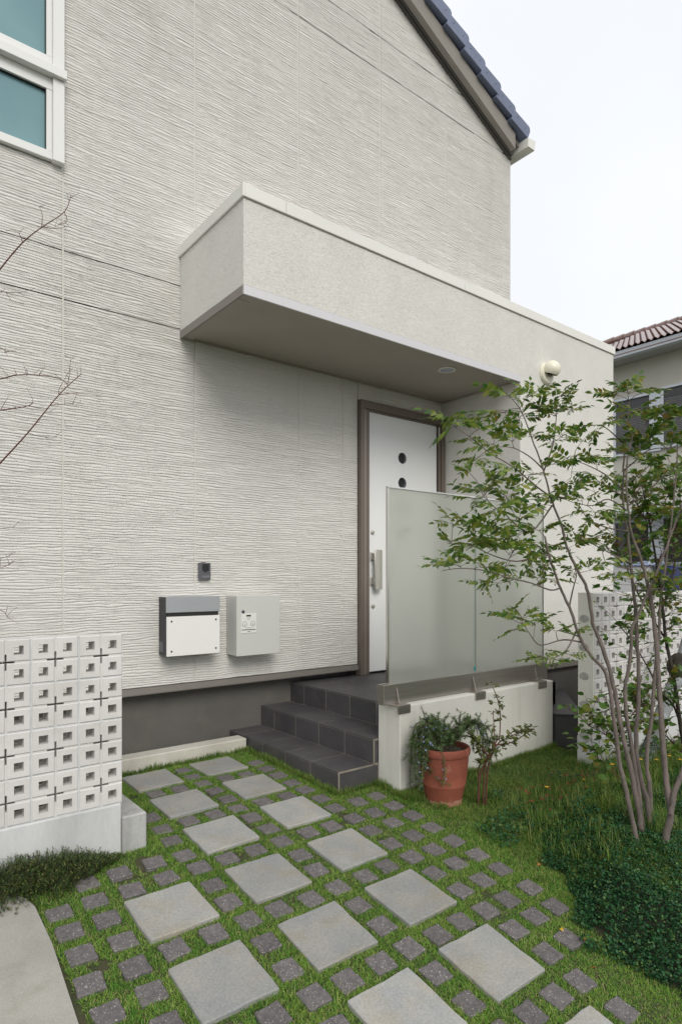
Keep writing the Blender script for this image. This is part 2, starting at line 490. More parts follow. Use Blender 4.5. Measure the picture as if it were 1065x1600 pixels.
M['frosted'] = frosted()
M['glass_edge'] = mat('glass edge', (0.05, 0.22, 0.20), 0.15)
M['glass_edge_dark'] = mat('dark glass edge', (0.012, 0.03, 0.022), 0.2)

# ------------------------------------------------------------------ ground
ROT = -0.007778
E1 = (math.cos(ROT), math.sin(ROT)); E2 = (-E1[1], E1[0])


def gz(x, y):
    """height of the garden: falls away from the house"""
    xx = min(max(x, -2.0), 8.0)
    yy = min(max(y, 0.6), 4.18)
    z = -0.619 + 0.01438 * xx + 0.2845 * yy - 0.034 * yy * yy
    if y < 0.6: z -= 0.243 * (0.6 - max(y, -0.2))
    return z


def gz_np(x, y):
    xx = np.clip(x, -2.0, 8.0); yy = np.clip(y, 0.6, 4.18)
    return -0.619 + 0.01438 * xx + 0.2845 * yy - 0.034 * yy * yy - 0.243 * (0.6 - np.clip(y, -0.2, 0.6))


def gnormal(x, y):
    return Vector((-(gz(x + .01, y) - gz(x - .01, y)) / .02, -(gz(x, y + .01) - gz(x, y - .01)) / .02, 1)).normalized()


gx = np.concatenate([[-600, -150, -50, -20, -8, -4], np.arange(-2, 9.01, 0.1), [11, 14, 20, 40, 120, 600]])
gy = np.concatenate([[-600, -150, -50, -20, -8, -3], np.arange(-1, 5.01, 0.1), [7, 10, 20, 40, 120, 600]])
GX, GY = np.meshgrid(gx, gy)
GZ = gz_np(GX, GY) + (vnoise(GX * 7, GY * 7) - .5) * 0.012 * ((GX > -2) & (GX < 9) & (GY > -1) & (GY < 4.1)) - 0.004
nx_, ny_ = len(gx), len(gy)
ii = (np.arange(ny_ - 1)[:, None] * nx_ + np.arange(nx_ - 1)[None, :]).ravel()
ground = np_obj('ground', np.stack([GX.ravel(), GY.ravel(), GZ.ravel()], 1), np.stack([ii, ii + 1, ii + 1 + nx_, ii + nx_], 1), M['soil'], smooth=True)
tag(ground, kind='structure')

# pavers and granite cobbles, set on one lattice of 157 mm
SXX, SYY = 0.472541 / 3, 0.470728 / 3
PX0, PY0 = 1.078727, 1.595236


def lat(u, v):
    return (PX0 + u * SXX * E1[0] + v * SYY * E2[0], PY0 + u * SXX * E1[1] + v * SYY * E2[1])


def slab_mesh(name, w, d, h, m, seed, jag=0.0028, bev=0.004):
    r = random.Random(seed)
    b = MB()
    n = 5
    top = []
    for k in range(4 * n):
        s, t = divmod(k, n)
        f = -1 + 2 * t / n
        p = {0: (f, -1), 1: (1, f), 2: (-f, 1), 3: (-1, -f)}[s]
        top.append((p[0] * w / 2 + r.uniform(-jag, jag), p[1] * d / 2 + r.uniform(-jag, jag)))
    b.prism(top, -h, 0.0, 'z')
    return b.mesh(name, m, bevel=bev)


rects = []                                # footprints that keep the grass out
paver_mesh = [slab_mesh('paver', 0.30, 0.30, 0.05, M['paver'], k) for k in range(4)]
cobble_mesh = [slab_mesh('cobble', 0.098, 0.098, 0.05, M['cobble'], 20 + k, 0.0025, 0.005) for k in range(6)]
PAVERS = [(0, 0), (0, 1), (0, 2), (1, -1), (1, 0), (1, 1), (1, 2), (1, 3), (1, 4), (1, 5), (2, -1), (2, 0), (2, 1), (2, 2), (2, 3), (2, 4), (2, 5)]
JIT = {(1, 5): (-.006, 0), (2, 5): (-.008, .006), (2, 0): (.004, .012), (2, 3): (.006, .01), (1, 2): (0, -.007), (0, 2): (0, -.004), (2, 2): (0, -.006)}


def lay(name, me, x, y, rz, up, half):
    o = bpy.data.objects.new(name, me)
    n = (gnormal(x, y) + Vector((random.gauss(0, .009), random.gauss(0, .009), 0))).normalized()
    q = n.to_track_quat('Z', 'Y')
    o.rotation_mode = 'QUATERNION'
    o.rotation_quaternion = Vector((0, 0, 1)).rotation_difference(n) @ Quaternion((0, 0, 1), rz)
    link(o, ground, (x, y, gz(x, y) + up))
    rects.append((x, y, half, rz))
    return o


for k, (i, j) in enumerate(PAVERS):
    x, y = lat(3 * i, 3 * j)
    dx, dy = JIT.get((i, j), (0, 0))
    lay('paver', paver_mesh[k % 4], x + dx, y + dy, ROT + random.uniform(-.012, .012) + (k % 4) * math.pi / 2, 0.016 + random.uniform(-.002, .003), 0.150)
COB = set()
for v in (15.5, 14.5, 13.5, 12.5, 11.5, 10.5, 9.5, 8.5, 7.5, 6.5, 5.5, 4.5, 3.5, 2.5, 1.5, .5, -.5, -1.5, -2.5): COB.add((4.5, v))
for u in (2.5, 3.5, 5.5, 6.5):
    for v in (13.5, 10.5, 7.5, 4.5, 1.5, -1.5): COB.add((u, v))
for v in (11.5, 10.5, 9.5, 8.5, 7.5, 6.5, 5.5, 4.5, 3.5, 2.5, 1.5, .5, -.5): COB.add((1.5, v))
for u in (.5, -.5):
    for v in (7.5, 4.5, 1.5): COB.add((u, v))
for u, v in ((.5, 8.5), (-.5, 8.5), (-1.5, 8.5), (-2.5, 7.5), (-2.5, 6.5), (-2.5, 5.5), (-2.5, 4.5), (-2.5, 3.5)): COB.add((u, v))
for v in (7.5, 6.5, 5.5, 4.5, 3.5, 2.5): COB.add((-1.5, v))
for v in (14.5, 13.5, 12.5, 11.5, 10.5, 9.5, 8.5, 7.5, 6.5, 5.5, 4.5, 3.5, 2.5, 1.5, .5, -.5, -1.5, -2.5, -3.5): COB.add((7.5, v))
for v in (8.5, 7.5, 6.5, 5.5, 4.5, 3.5, 2.5, 1.5, .5, -.5): COB.add((8.5, v))
for v in (8.5, 7.5, 6.5, 5.5, 4.5, 3.5, 2.5, 1.5, .5): COB.add((9.5, v))
for k, (u, v) in enumerate(sorted(COB)):
    x, y = lat(u + random.uniform(-.06, .06), v + random.uniform(-.06, .06))
    lay('cobble', cobble_mesh[k % 6], x, y, ROT + random.uniform(-.07, .07) + (k % 4) * math.pi / 2, 0.011 + random.uniform(-.004, .003), 0.049)

# driveway slab at the left
b = MB()
edge = [(0.645, 0.2), (0.615, 1.0), (0.60, 1.7), (0.60, 2.15), (0.625, 2.58), (0.625, 2.86), (0.605, 2.95), (0.56, 3.01), (0.45, 3.05)]
vs, fs = [], []
for k, (x, y) in enumerate(edge):
    vs += [(x, y, gz(x, y) + 0.014), (x, y, gz(x, y) - 0.08), (-3.0, y, gz(-2, y) + 0.014)]
for k in range(len(edge) - 1):
    fs += [(3 * k, 3 * k + 3, 3 * k + 5, 3 * k + 2), (3 * k + 1, 3 * k + 4, 3 * k + 3, 3 * k)]
b.add(vs, fs)
driveway = tag(b.build('driveway', M['driveway']), kind='structure')

# low concrete kerb in front of the house base
b = MB()
b.box(1.06, 2.392, 4.185, 4.315, -0.08, 0.103)
kerb = tag(b.build('kerb', M['kerb'], bevel=0.006), kind='structure')

# ------------------------------------------------------------------ the house
YW = 4.38
house = thing('house', 'two-storey cream house with rippled siding, white front door and box-shaped porch roof', 'house', (2.5, 4.6, 0.0))
SL = 0.452


def zrake(x): return 6.061 - SL * (x - 5.802)


# backing wall with the gable outline, panels hang in front of it
b = MB()
RX = 1.6
b.prism([(-2.9, 0.52), (3.656, 0.52), (3.656, 2.93), (4.758, 2.93), (4.758, 0.52), (5.885, 0.52), (5.885, zrake(5.885) + .02), (RX, zrake(RX) + .02), (-2.9, zrake(RX) + .02 - SL * (RX + 2.9))], 4.402, 10.4, 'y')
wall = b.build('wall', M['joint'], house)
b = MB()
b.box(-2.88, 5.87, 4.49, 10.35, -0.3, 0.519)
b.build('foundation', M['foundation'], house)
b = MB()
b.box(-2.9, 3.651, 4.366, 4.488, 0.492, 0.5185)
b.box(-2.9, 3.651, 4.366, 4.40, 0.5185, 0.536)
b.box(-2.9, 3.651, 4.37, 4.41, 0.486, 0.492)
b.build('base_flashing', M['flashing'], house)


def siding(x0, x1, z0, z1, dz, dx=0.026, ztop=None):
    """one panel: combed plaster relief built as real geometry"""
    x0 += 0.0035; x1 -= 0.0035; z0 += 0.0033; z1 -= 0.0033
    nx, nz = max(2, int((x1 - x0) / dx) + 1), int((z1 - z0) / dz) + 1
    xs = np.concatenate([[x0, x0 + .003, x0 + .008], np.linspace(x0 + .02, x1 - .02, max(2, nx - 4)), [x1 - .008, x1 - .003, x1]]) if x1 - x0 > .1 else np.linspace(x0, x1, nx)
    nx = len(xs)
    zs = np.linspace(z0, z1, nz)
    X, Z = np.meshgrid(xs, zs)
    ph = Z / 0.0180 + 0.8 * (vnoise(X * 1.1 + 7, Z * 5) - .5) + 0.7 * (vnoise(X * 4.5 + 3, Z * 19 + 5) - .5) + 0.6 * (vnoise(X * 17, Z * 50 + 9) - .5)
    t = ph - np.floor(ph)
    band = np.floor(ph + .5)
    dep = np.clip(0.55 + 0.60 * vnoise(X * 4.0 + band * 17.31, band * 7.77), 0.2, 1.15)   # a groove fades out and comes back
    tt = np.minimum(t, 1 - t)
    groove = np.exp(-(tt / 0.12) ** 2)
    # here and there a short second groove splits a band
    t2 = np.abs(t - 0.5 - .12 * (vnoise(X * 9, Z * 30) - .5))
    groove2 = np.exp(-(t2 / 0.10) ** 2) * np.clip(3.2 * vnoise(X * 7 + np.floor(ph) * 5.3, np.floor(ph) * 3.1 + 40) - 1.5, 0, .9)
    H = 0.0100 - dep * (0.0100 * groove) - 0.006 * groove2 - 0.0008 * t * dep + 0.0010 * (vnoise(X * 30, Z * 110) - .5)
    ed = np.minimum(np.minimum(X - x0, x1 - X), 0.003) / 0.003
    H *= np.clip(ed, 0.05, 1)
    V = np.stack([X.ravel(), (YW + 0.0078 - np.maximum(H, 0)).ravel(), Z.ravel()], 1)
    i = (np.arange(nz - 1)[:, None] * nx + np.arange(nx - 1)[None, :])
    F = np.stack([i, i + 1, i + 1 + nx, i + nx], 2).reshape(-1, 4)
    if ztop is not None:
        cz = Z[:-1, :-1] + dz; cx_ = X[:-1, :-1] + dx / 2
        keep = (cz < 6.061 - SL * (cx_ - 5.802) + 0.0).ravel()
        F = F[keep]
        used = np.unique(F)
        mp = np.full(len(V), -1); mp[used] = np.arange(len(used))
        V, F = V[used], mp[F]
    if len(F):
        # turn the rim back to the backing wall
        np_obj('siding_panel', V, F, M['siding'], wall, smooth=True)


# lower storey, up to the joint at 3.155
D1, D2 = 0.0022, 0.0028
for c0, c1 in ((-1.68, -0.75), (-0.75, 0.19), (0.19, 1.128), (1.128, 2.062)): siding(c0, c1, 0.539, 3.155, D1)
siding(2.062, 2.999, 0.539, 3.13, D1)
siding(2.999, 3.474, 0.539, 3.13, D1)
siding(3.474, 3.651, 0.539, 3.13, D1)
siding(3.651, 3.923, 2.938, 3.13, D1)
siding(3.923, 4.766, 2.938, 3.13, D1)
# storey band
for c0, c1 in ((-1.68, -0.75), (-0.75, 0.19), (0.19, 1.128), (1.128, 2.062)): siding(c0, c1, 3.155, 3.475, D1)
siding(-1.68, -0.75, 3.475, 6.055, D2)
siding(-0.75, 0.19, 3.475, 4.02, D2)
siding(0.19, 1.128, 3.475, 4.02, D2)
siding(1.128, 2.062, 3.475, 6.055, D2)
for c0, c1 in ((2.062, 2.999), (2.999, 3.923), (3.923, 4.826), (4.826, 5.757), (5.757, 5.89)): siding(c0, c1, 3.60, 6.055, D2, ztop=1)
for c0, c1 in ((0.19, 1.128), (1.128, 2.062), (2.062, 2.999), (2.999, 3.923), (3.923, 4.826), (4.826, 5.757)): siding(c0, c1, 6.055, 6.37, D2, ztop=1)
for c0, c1 in ((1.128, 2.062), (2.062, 2.999), (2.999, 3.923), (3.923, 4.826), (4.826, 5.3)): siding(c0, c1, 6.37, 7.2, 0.0035, ztop=1)

b = MB()
for x, za, zb in ((0.19, .539, 4.02), (1.128, .539, 6.05), (2.062, .539, 3.13), (2.999, .539, 3.13), (3.474, .539, 3.13), (3.923, 2.94, 3.13), (2.062, 3.15, 6.8), (2.999, 3.65, 6.8), (3.923, 3.65, 6.8), (4.826, 3.65, 6.45), (5.757, 3.65, 6.03), (-.75, .539, 6.05)):
    b.box(x - .006, x + .006, 4.3855, 4.401, za, zb)
b.build('sealant', M['joint'], house)

# upper window
win = MB()
XR, WLX = 1.124, -0.72
win.box(XR - 0.07, XR, 4.325, 4.40, 4.015, 4.545)                     # right jamb below the rail
win.box(XR - 0.07, XR, 4.325, 4.40, 4.605, 5.9)
win.box(WLX, XR + 0.008, 4.295, 4.40, 4.546, 4.604)                     # projecting rail between the lights
win.box(WLX, XR - 0.07, 4.345, 4.40, 4.022, 4.075)                      # bottom member
win.box(WLX, XR - 0.07, 4.345, 4.40, 4.47, 4.5455)
win.box(WLX, XR - 0.07, 4.345, 4.40, 4.6045, 4.685)
win.box(XR - 0.105, XR - 0.0705, 4.347, 4.40, 4.075, 4.47)                 # sash stiles
win.box(XR - 0.105, XR - 0.0705, 4.347, 4.40, 4.685, 5.85)
win.box(WLX - 0.07, WLX - 0.0005, 4.325, 4.40, 4.015, 5.9)
win.box(WLX, XR - 0.07, 4.345, 4.40, 5.85, 5.9)
window = win.build('window', M['win_frame'], house, bevel=0.002)
b = MB(); b.box(WLX, XR - 0.105, 4.376, 4.386, 4.075, 4.47); b.build('pane', M['window_glass'], window)
b = MB(); b.box(WLX, XR - 0.105, 4.376, 4.386, 4.685, 5.85); b.build('pane', M['window_glass'], window)
b = MB(); b.box(XR - 0.109, XR - 0.1055, 4.360, 4.3755, 4.075, 4.47); b.box(XR - 0.109, XR - 0.1055, 4.360, 4.3755, 4.685, 5.85); b.box(WLX, XR - 0.109, 4.360, 4.3755, 4.466, 4.4695)
b.build('gasket', M['dark_gap'], window)

# roof: deck, barge board, verge tiles, gutter
b = MB()
zt = lambda x: zrake(x) + 0.20
b.prism([(5.98, zt(5.98)), (5.98, zt(5.98) - 0.05), (RX, zt(RX) - 0.05), (-3.4, zt(RX) - 0.05 - SL * (RX + 3.4)), (-3.4, zt(RX) - SL * (RX + 3.4)), (RX, zt(RX))], 4.30, 10.8, 'y')
roof = b.build('roof', M['barge'], house)
b = MB()
b.prism([(5.815, zrake(5.815) + .012), (5.815, zrake(5.815) + 0.185), (RX, zrake(RX) + .19), (RX, zrake(RX) + .012)], 4.262, 4.324, 'y')
b.build('barge_board', M['barge'], house)
b = MB()
b.prism([(5.87, zrake(5.87) - .012), (5.87, zrake(5.87) + 0.004), (RX, zrake(RX) + .004), (RX, zrake(RX) - .012)], 4.350, 4.386, 'y')
b.prism([(5.85, zrake(5.85) + .0045), (5.85, zrake(5.85) + 0.022), (RX, zrake(RX) + .022), (RX, zrake(RX) + .0045)], 4.325, 4.386, 'y')
b.build('rake_trim', M['barge_dark'], house)
# one verge tile: rounded at the lower top corner, lapping over the tile below
ang = math.atan(SL)
ca, sa = math.cos(ang), math.sin(ang)
Lt, Ht = 0.305, 0.135
out = [(0.0, 0.0), (0.0, Ht - .045)]
for k in range(6):
    a = math.pi - (math.pi / 2) * k / 5
    out.append((0.045 + 0.045 * math.cos(a), Ht - .045 + 0.045 * math.sin(a)))
out += [(Lt, Ht - .045), (Lt, -0.045)]
up = lambda s_, n_: (-s_ * ca + n_ * sa, s_ * sa + n_ * ca)              # up the slope, and square to it
tm = MB()
tm.prism([up(*p) for p in out], 0.0, 0.34, 'y')
for s_, n_ in ((0.085, 0.062), (0.235, 0.050)):
    c = up(s_, n_)
    tm.lathe([(0.008, 0.001), (0.007, -0.003), (0.0, -0.004)], (c[0], 0, c[1]), 10, 'y', 1)
vt_me = tm.mesh('verge_tile', [M['roof_blue'], M['dark_gap']], bevel=0.004)
for k in range(17):
    x = 5.965 - 0.258 * k
    o = bpy.data.objects.new('verge_tile', vt_me)
    link(o, roof, (x, 4.205 + random.uniform(-.003, .003), zrake(x) + 0.232))
b = MB()
def gutter_profile(t):
    return [(5.93, 6.10), (6.05, 6.10), (6.075, 6.215), (6.067, 6.215), (6.043, 6.108), (5.938, 6.108), (5.938, 6.20), (5.93, 6.20)]
b.prism(gutter_profile(0), 4.185, 10.6, 'y')
b.prism([(5.932, 6.102), (6.048, 6.102), (6.072, 6.213), (5.932, 6.198)], 4.178, 4.1845, 'y')
b.build('gutter', M['cream_metal'], house)
b = MB()
b.box(5.90, 5.925, 4.42, 4.445, 5.93, 6.14)
b.build('gutter_bracket', M['flashing'], house)

# box-shaped porch roof and the wing wall that carries it
CX0, CX1, WX1, YF = 1.945, 4.766, 6.385, 3.44
b = MB(); b.box(CX0, CX1 - 0.001, YF, YW - 0.002, 3.142, 3.684)
porch = b.build('porch_canopy', M['stucco'], house, bevel=0.003)
b = MB(); b.box(CX0 - 0.001, CX1, YF - 0.004, YF - 0.0005, 3.084, 3.141); b.box(CX0, CX1, YF - 0.0005, YF + 0.012, 3.086, 3.141)
b.build('fascia_trim', M['silver_trim'], porch)
b = MB(); b.box(CX0 - 0.004, CX0 + 0.012, YF + 0.0125, YW - 0.004, 3.084, 3.141)
b.build('side_trim', M['flashing'], porch)
b = MB()
b.box(CX0 + 0.0125, CX1 - 0.001, YF + 0.0125, YF + 0.10, 3.094, 3.141)
b.box(CX0 + 0.0125, CX0 + 0.10, YF + 0.104, YW - 0.02, 3.094, 3.141)
b.box(CX0 + 0.104, CX1 - 0.02, YF + 0.104, YW - 0.02, 3.102, 3.1405)
b.box(CX1 - 0.019, CX1 - 0.002, YF + 0.104, YW - 0.02, 3.088, 3.1408)
b.box(CX0 + 0.104, CX1 - 0.02, YW - 0.019, YW - 0.004, 3.088, 3.1408)
b.build('soffit', M['soffit'], porch, bevel=0.0015)


def coping(x0, x1):
    m = MB()
    m.box(x0, x1, YF - 0.014, YF + 0.12, 3.685, 3.766)
    m.box(x0, x1, YF + 0.12, YW - 0.01, 3.70, 3.755)
    return m.build('coping', M['cream_metal'], porch, bevel=0.003)


coping(CX0 + 0.005, 2.252); coping(2.254, 4.003); coping(4.005, 5.80); coping(5.802, WX1 + 0.014)
b = MB(); b.box(CX0 - 0.014, CX0 + 0.0045, YF - 0.014, YW + 0.001, 3.685, 3.766)
b.build('coping', M['cream_metal'], porch, bevel=0.003)
b = MB(); b.box(CX1, WX1, YF, 6.2, 0.505, 3.684)
wing = b.build('porch_wall', M['stucco'], house, bevel=0.004)
b = MB(); b.box(CX1 + 0.002, WX1 - 0.002, YF + 0.03, 6.18, -0.3, 0.47); b.build('wing_base', M['foundation'], wing)
b = MB(); b.box(CX1, WX1 + 0.004, YF - 0.014, YF + 0.02, 0.462, 0.503); b.build('base_flashing', M['flashing'], wing)

# front door
b = MB()
FZ0, FZ1 = 0.436, 2.935
b.box(3.652, 3.694, 4.335, 4.42, FZ0, FZ1)
b.box(3.7245, 3.766, 4.352, 4.42, FZ0, 2.862)
b.box(3.6945, 4.716, 4.335, 4.42, 2.8625, FZ1)
b.box(4.716, 4.762, 4.335, 4.42, FZ0, FZ1)
b.box(4.690, 4.7155, 4.352, 4.42, FZ0, 2.862)
b.box(3.766, 4.690, 4.36, 4.42, 2.849, 2.862)
door = b.build('door', M['brown_frame'], house, bevel=0.002)
b = MB(); b.box(3.6945, 3.724, 4.345, 4.42, FZ0, 2.862); b.build('frame_bead', M['brown_light'], door, bevel=0.004)
b = MB(); b.box(3.766, 3.777, 4.40, 4.42, FZ0, 2.849); b.box(4.678, 4.690, 4.40, 4.42, FZ0, 2.849); b.box(3.766, 4.690, 4.402, 4.42, FZ0, 0.456); b.box(3.70, 4.72, 4.4205, 4.43, FZ0, 2.90); b.build('door_gap', M['dark_gap'], door)
b = MB()
LX0, LX1, LZ0, LZ1, yf, yb = 3.778, 4.677, 0.457, 2.847, 4.378, 4.417
CXH, hw, rr = 4.204, 0.075, 0.054
holes = [2.472, 2.232, 1.992, 1.752]
b.box(LX0, CXH - hw, yf, yb, LZ0, LZ1)
b.box(CXH + hw, LX1, yf, yb, LZ0, LZ1)
z_ = LZ1
for hz in holes:
    b.box(CXH - hw, CXH + hw, yf, yb, hz + hw, z_)
    b.hole_plate(CXH, hz, hw, rr, yf, yb, 40)
    z_ = hz - hw
b.box(CXH - hw, CXH + hw, yf, yb, LZ0, z_)
# the outside edges only: joined plates share planes edge to edge
b.build('door_leaf', M['door_white'], door)
for hz in holes:
    m = MB(); m.lathe([(rr - .002, 4.404), (0.0, 4.404)], (CXH, 0, hz), 32, 'y', cap=False)
    m.lathe([(rr - .0005, 4.379), (rr - .0005, 4.403), (rr - .004, 4.403), (rr - .004, 4.380)], (CXH, 0, hz), 32, 'y', 1, cap=False)
    m.build('porthole', [M['dark_glass'], M['alu']], door)
m = MB()
arc = []
for k in range(9):
    t = k / 8
    arc.append((3.802 + 0.096 * t, 4.318 - 0.010 * math.sin(math.pi * t) + 0.006 * t))
poly = arc + [(x, y + 0.009) for x, y in reversed(arc)]
m.prism(poly, 1.215, 1.578, 'z')
m.box(3.800, 3.826, 4.326, 4.3775, 1.49, 1.545)
m.box(3.800, 3.826, 4.326, 4.3775, 1.26, 1.315)
m.box(3.792, 3.822, 4.366, 4.3778, 1.48, 1.555)
m.box(3.792, 3.822, 4.366, 4.3778, 1.25, 1.325)
m.build('handle', M['handle'], door, smooth=True, bevel=0.0012)
for lx, lz in ((3.822, 1.741), (3.828, 1.061)):
    m = MB(); m.lathe([(0.021, 4.378), (0.021, 4.372), (0.017, 4.366), (0.012, 4.364), (0.0, 4.363)], (lx, 0, lz), 24, 'y')
    m.box(lx - .0015, lx + .0015, 4.3615, 4.364, lz - .006, lz + .006, 1)
    m.build('lock', [M['handle'], M['dark_gap']], door, smooth=True)
m = MB(); m.tube([(4.684, 4.348, 2.70), (4.684, 4.348, 2.83)], 0.0085, 12); m.tube([(4.684, 4.348, 0.6), (4.684, 4.348, 0.73)], 0.0085, 12)
m.build('hinge', M['handle'], door, smooth=True)

# round fittings
t = thing('downlight', 'round recessed downlight with pale rim in the porch soffit', 'light', (4.04, 3.66, 3.1015))
m = MB(); m.lathe([(0.075, 3.1015), (0.075, 3.096), (0.062, 3.094), (0.058, 3.101)], (4.04, 3.66, 0), 36); m.build('rim', M['cream_metal'], t, smooth=True)
m = MB(); m.lathe([(0.0582, 3.0985), (0.0, 3.0985)], (4.04, 3.66, 0), 36, cap=False); m.build('lens', mat('lens', (0.36, 0.38, 0.45), 0.3), t)
t = thing('wall_light', 'round cream wall lamp on the rough porch wall above the tree', 'wall lamp', (5.16, YF, 3.25))
m = MB(); m.lathe([(0.098, YF - 0.0005), (0.098, YF - 0.018), (0.088, YF - 0.030), (0.05, YF - 0.034), (0, YF - 0.034)], (5.155, 0, 3.235), 40, 'y'); m.build('mount', M['lamp_cream'], t, smooth=True)
m = MB()
cen = Vector((5.160, YF - 0.062, 3.262)); rs = 0.080
axis_d = Vector((-0.05, 0.35, -1)).normalized()
q = Vector((0, 0, 1)).rotation_difference(axis_d)
prof = [(rs * math.sin(a), -rs * math.cos(a)) for a in [math.pi * k / 22 for k in range(0, 16)]]
vs, fs = [], []
nk = 36
for r_, h_ in prof + [(prof[-1][0] - .004, prof[-1][1] - .001)] + [(max(r_ - .004, 0), h_) for r_, h_ in reversed(prof)]:
    for k in range(nk):
        a = 2 * math.pi * k / nk
        vs.append(cen + q @ Vector((r_ * math.cos(a), r_ * math.sin(a), h_)))
for i in range(len(vs) // nk - 1):
    for k in range(nk): fs.append((i * nk + k, i * nk + (k + 1) % nk, (i + 1) * nk + (k + 1) % nk, (i + 1) * nk + k))
m.add(vs, fs); m.build('shade', M['lamp_cream'], t, smooth=True)
m = MB(); m.lathe([(0.0, -0.03), (0.03, -0.03), (0.034, 0.0), (0.025, 0.03), (0, 0.035)], tuple(cen + Vector((0, .01, -.015))), 20); m.build('bulb', M['dark_glass'], t, smooth=True)

# ------------------------------------------------------------------ entrance steps
TX1, TX2, TX3 = 2.41, 2.70, 2.99
TZ1, TZ2, TZ3 = 0.106, 0.266, 0.434
SY0, SY1 = 3.082, 4.489
steps = thing('entrance_steps', 'three dark grey tiled steps rising to the landing at the front door', 'steps', (3.0, 3.7, 0.0))
b = MB()
TT = 0.010
b.box(TX1 + .0012, TX2 + TT - .001, SY0 + .0012, SY1, -0.12, TZ1 - .0012)
b.box(TX2 + .0012, TX3 + TT - .001, SY0 + .0012, SY1, -0.12, TZ2 - .0012)
b.box(TX3 + .0012, CX1 - .003, SY0 + .0012, SY1, -0.12, TZ3 - .0012)
b.box(CX1 - .003, 4.62, SY0 + .0012, YF + .028, -0.12, TZ3 - .0012)
b.build('grout', M['grout'], steps)
TP, G = 0.300, 0.0019
tile_cache = {}


def tile(x0, x1, y0, y1, z0, z1, name):
    dims = (round(x1 - x0, 4), round(y1 - y0, 4), round(z1 - z0, 4))
    if dims not in tile_cache:
        m = MB(); m.box(-dims[0] / 2, dims[0] / 2, -dims[1] / 2, dims[1] / 2, -dims[2] / 2, dims[2] / 2)
        tile_cache[dims] = m.mesh(name, M['tile'], bevel=0.0016)
    o = bpy.data.objects.new(name, tile_cache[dims])
    return link(o, steps, ((x0 + x1) / 2, (y0 + y1) / 2, (z0 + z1) / 2))


def ysplit(y0, y1):
    out, y = [], y0
    while y < y1 - 0.02:
        out.append((y + G, min(y + TP, y1) - G)); y += TP
    return out


for xa, xb, z, zb in ((TX1, TX2, TZ1, -0.10), (TX2, TX3, TZ2, TZ1), (TX3, None, TZ3, TZ2)):
    for y0, y1 in ysplit(SY0, SY1):
        tile(xa, xa + TT, y0, y1, zb + G, z - TT - 0.001, 'riser_tile')
        if xb: tile(xa, xb + TT - G, y0, y1, z - TT, z, 'tread_tile')
xx = TX3
while xx < 4.6:
    for y0, y1 in ysplit(SY0, SY1):
        if xx + TP > CX1 and y1 > YF + 0.03: continue
        x1 = min(xx + TP, CX1 if y0 < YF else CX1) - G
        if x1 - xx > .03: tile(xx + (G if xx > TX3 else 0), x1, y0, y1, TZ3 - TT, TZ3, 'tread_tile')
    xx += TP
# front end of the lowest step
tile(TX1 + TT + .001, 2.7375, SY0, SY0 + TT, -0.10, TZ1 - TT - .001, 'riser_tile')
tile(TX2 + TT + .001, 2.99, SY0, SY0 + TT, TZ1 + G, TZ2 - TT - .001, 'riser_tile')
tile(TX3 + TT + .001, 3.28, SY0, SY0 + TT, TZ2 + G, TZ3 - TT - .001, 'riser_tile')
# skirting below the siding
xs_ = TX3 + 0.11
while xs_ < 3.65:
    tile(xs_ + G, min(xs_ + TP, 3.652) - G, 4.476, 4.487, TZ3 + G, 0.490, 'skirting_tile'); xs_ += TP

# dark tiled step at the far side of the landing
side = thing('side_step', 'dark tiled side step in the gap between white garden wall and block wall', 'step', (4.8, 3.1, 0.0))
pl = [(4.42, 3.462), (5.48, 3.462), (4.79, 2.89), (4.535, 2.735), (4.425, 2.86)]
b = MB(); b.prism(pl, 0.229, 0.241, 'z'); b.build('tread', M['tile'], side, bevel=0.0015)
ins = [(4.425, 3.46), (5.46, 3.46), (4.785, 2.898), (4.538, 2.747), (4.433, 2.868)]
b = MB(); b.prism(ins, -0.12, 0.226, 'z'); b.build('riser', M['tile'], side)

# ------------------------------------------------------------------ white wall, steel rail and frosted glass
b = MB(); b.box(2.738, 4.405, 2.872, 3.079, -0.2, 0.508)
gw = thing('garden_wall', 'low smooth white plastered wall beside the steps, under the glass', 'wall', (3.57, 2.97, -0.05))
b.build('wall_body', M['white_wall'], gw, bevel=0.008, segs=2)
scr = thing('glass_screen', 'frosted glass screen in a steel rail on the low white wall', 'glass screen', (3.53, 2.965, 0.509))
b = MB(); b.box(2.662, 4.424, 2.937, 2.955, 0.512, 0.640); b.box(2.662, 4.424, 2.980, 2.998, 0.512, 0.640); b.box(2.662, 4.424, 2.9555, 2.9795, 0.512, 0.530)
b.box(2.658, 2.6615, 2.937, 2.998, 0.512, 0.640)
b.build('rail', M['steel'], scr, bevel=0.0012)
for x0, x1 in ((2.7215, 3.570), (3.576, 4.402)):
    m = MB(); m.box(x0, x1, 2.960, 2.972, 0.531, 1.893)
    gp = m.build('glass_pane', M['frosted'], scr)
    if x0 < 3:
        m = MB(); m.box(3.5705, 3.573, 2.9605, 2.9715, 0.64, 1.892); m.build('pane_edge', M['glass_edge'], gp)
    else:
        m = MB(); m.box(4.4025, 4.409, 2.9605, 2.9715, 0.64, 1.892); m.build('pane_edge', M['glass_edge_dark'], gp)
m = MB(); m.box(2.712, 4.41, 2.955, 2.977, 1.8935, 1.904); m.box(2.712, 2.7205, 2.955, 2.977, 0.531, 1.893)
m.build('edge_trim', M['chrome'], scr, bevel=0.001)
m = MB(); m.box(3.552, 3.566, 2.9575, 2.9597, 0.650, 0.678); m.build('sticker', mat('teal sticker', (0.02, 0.35, 0.36), 0.5), scr)
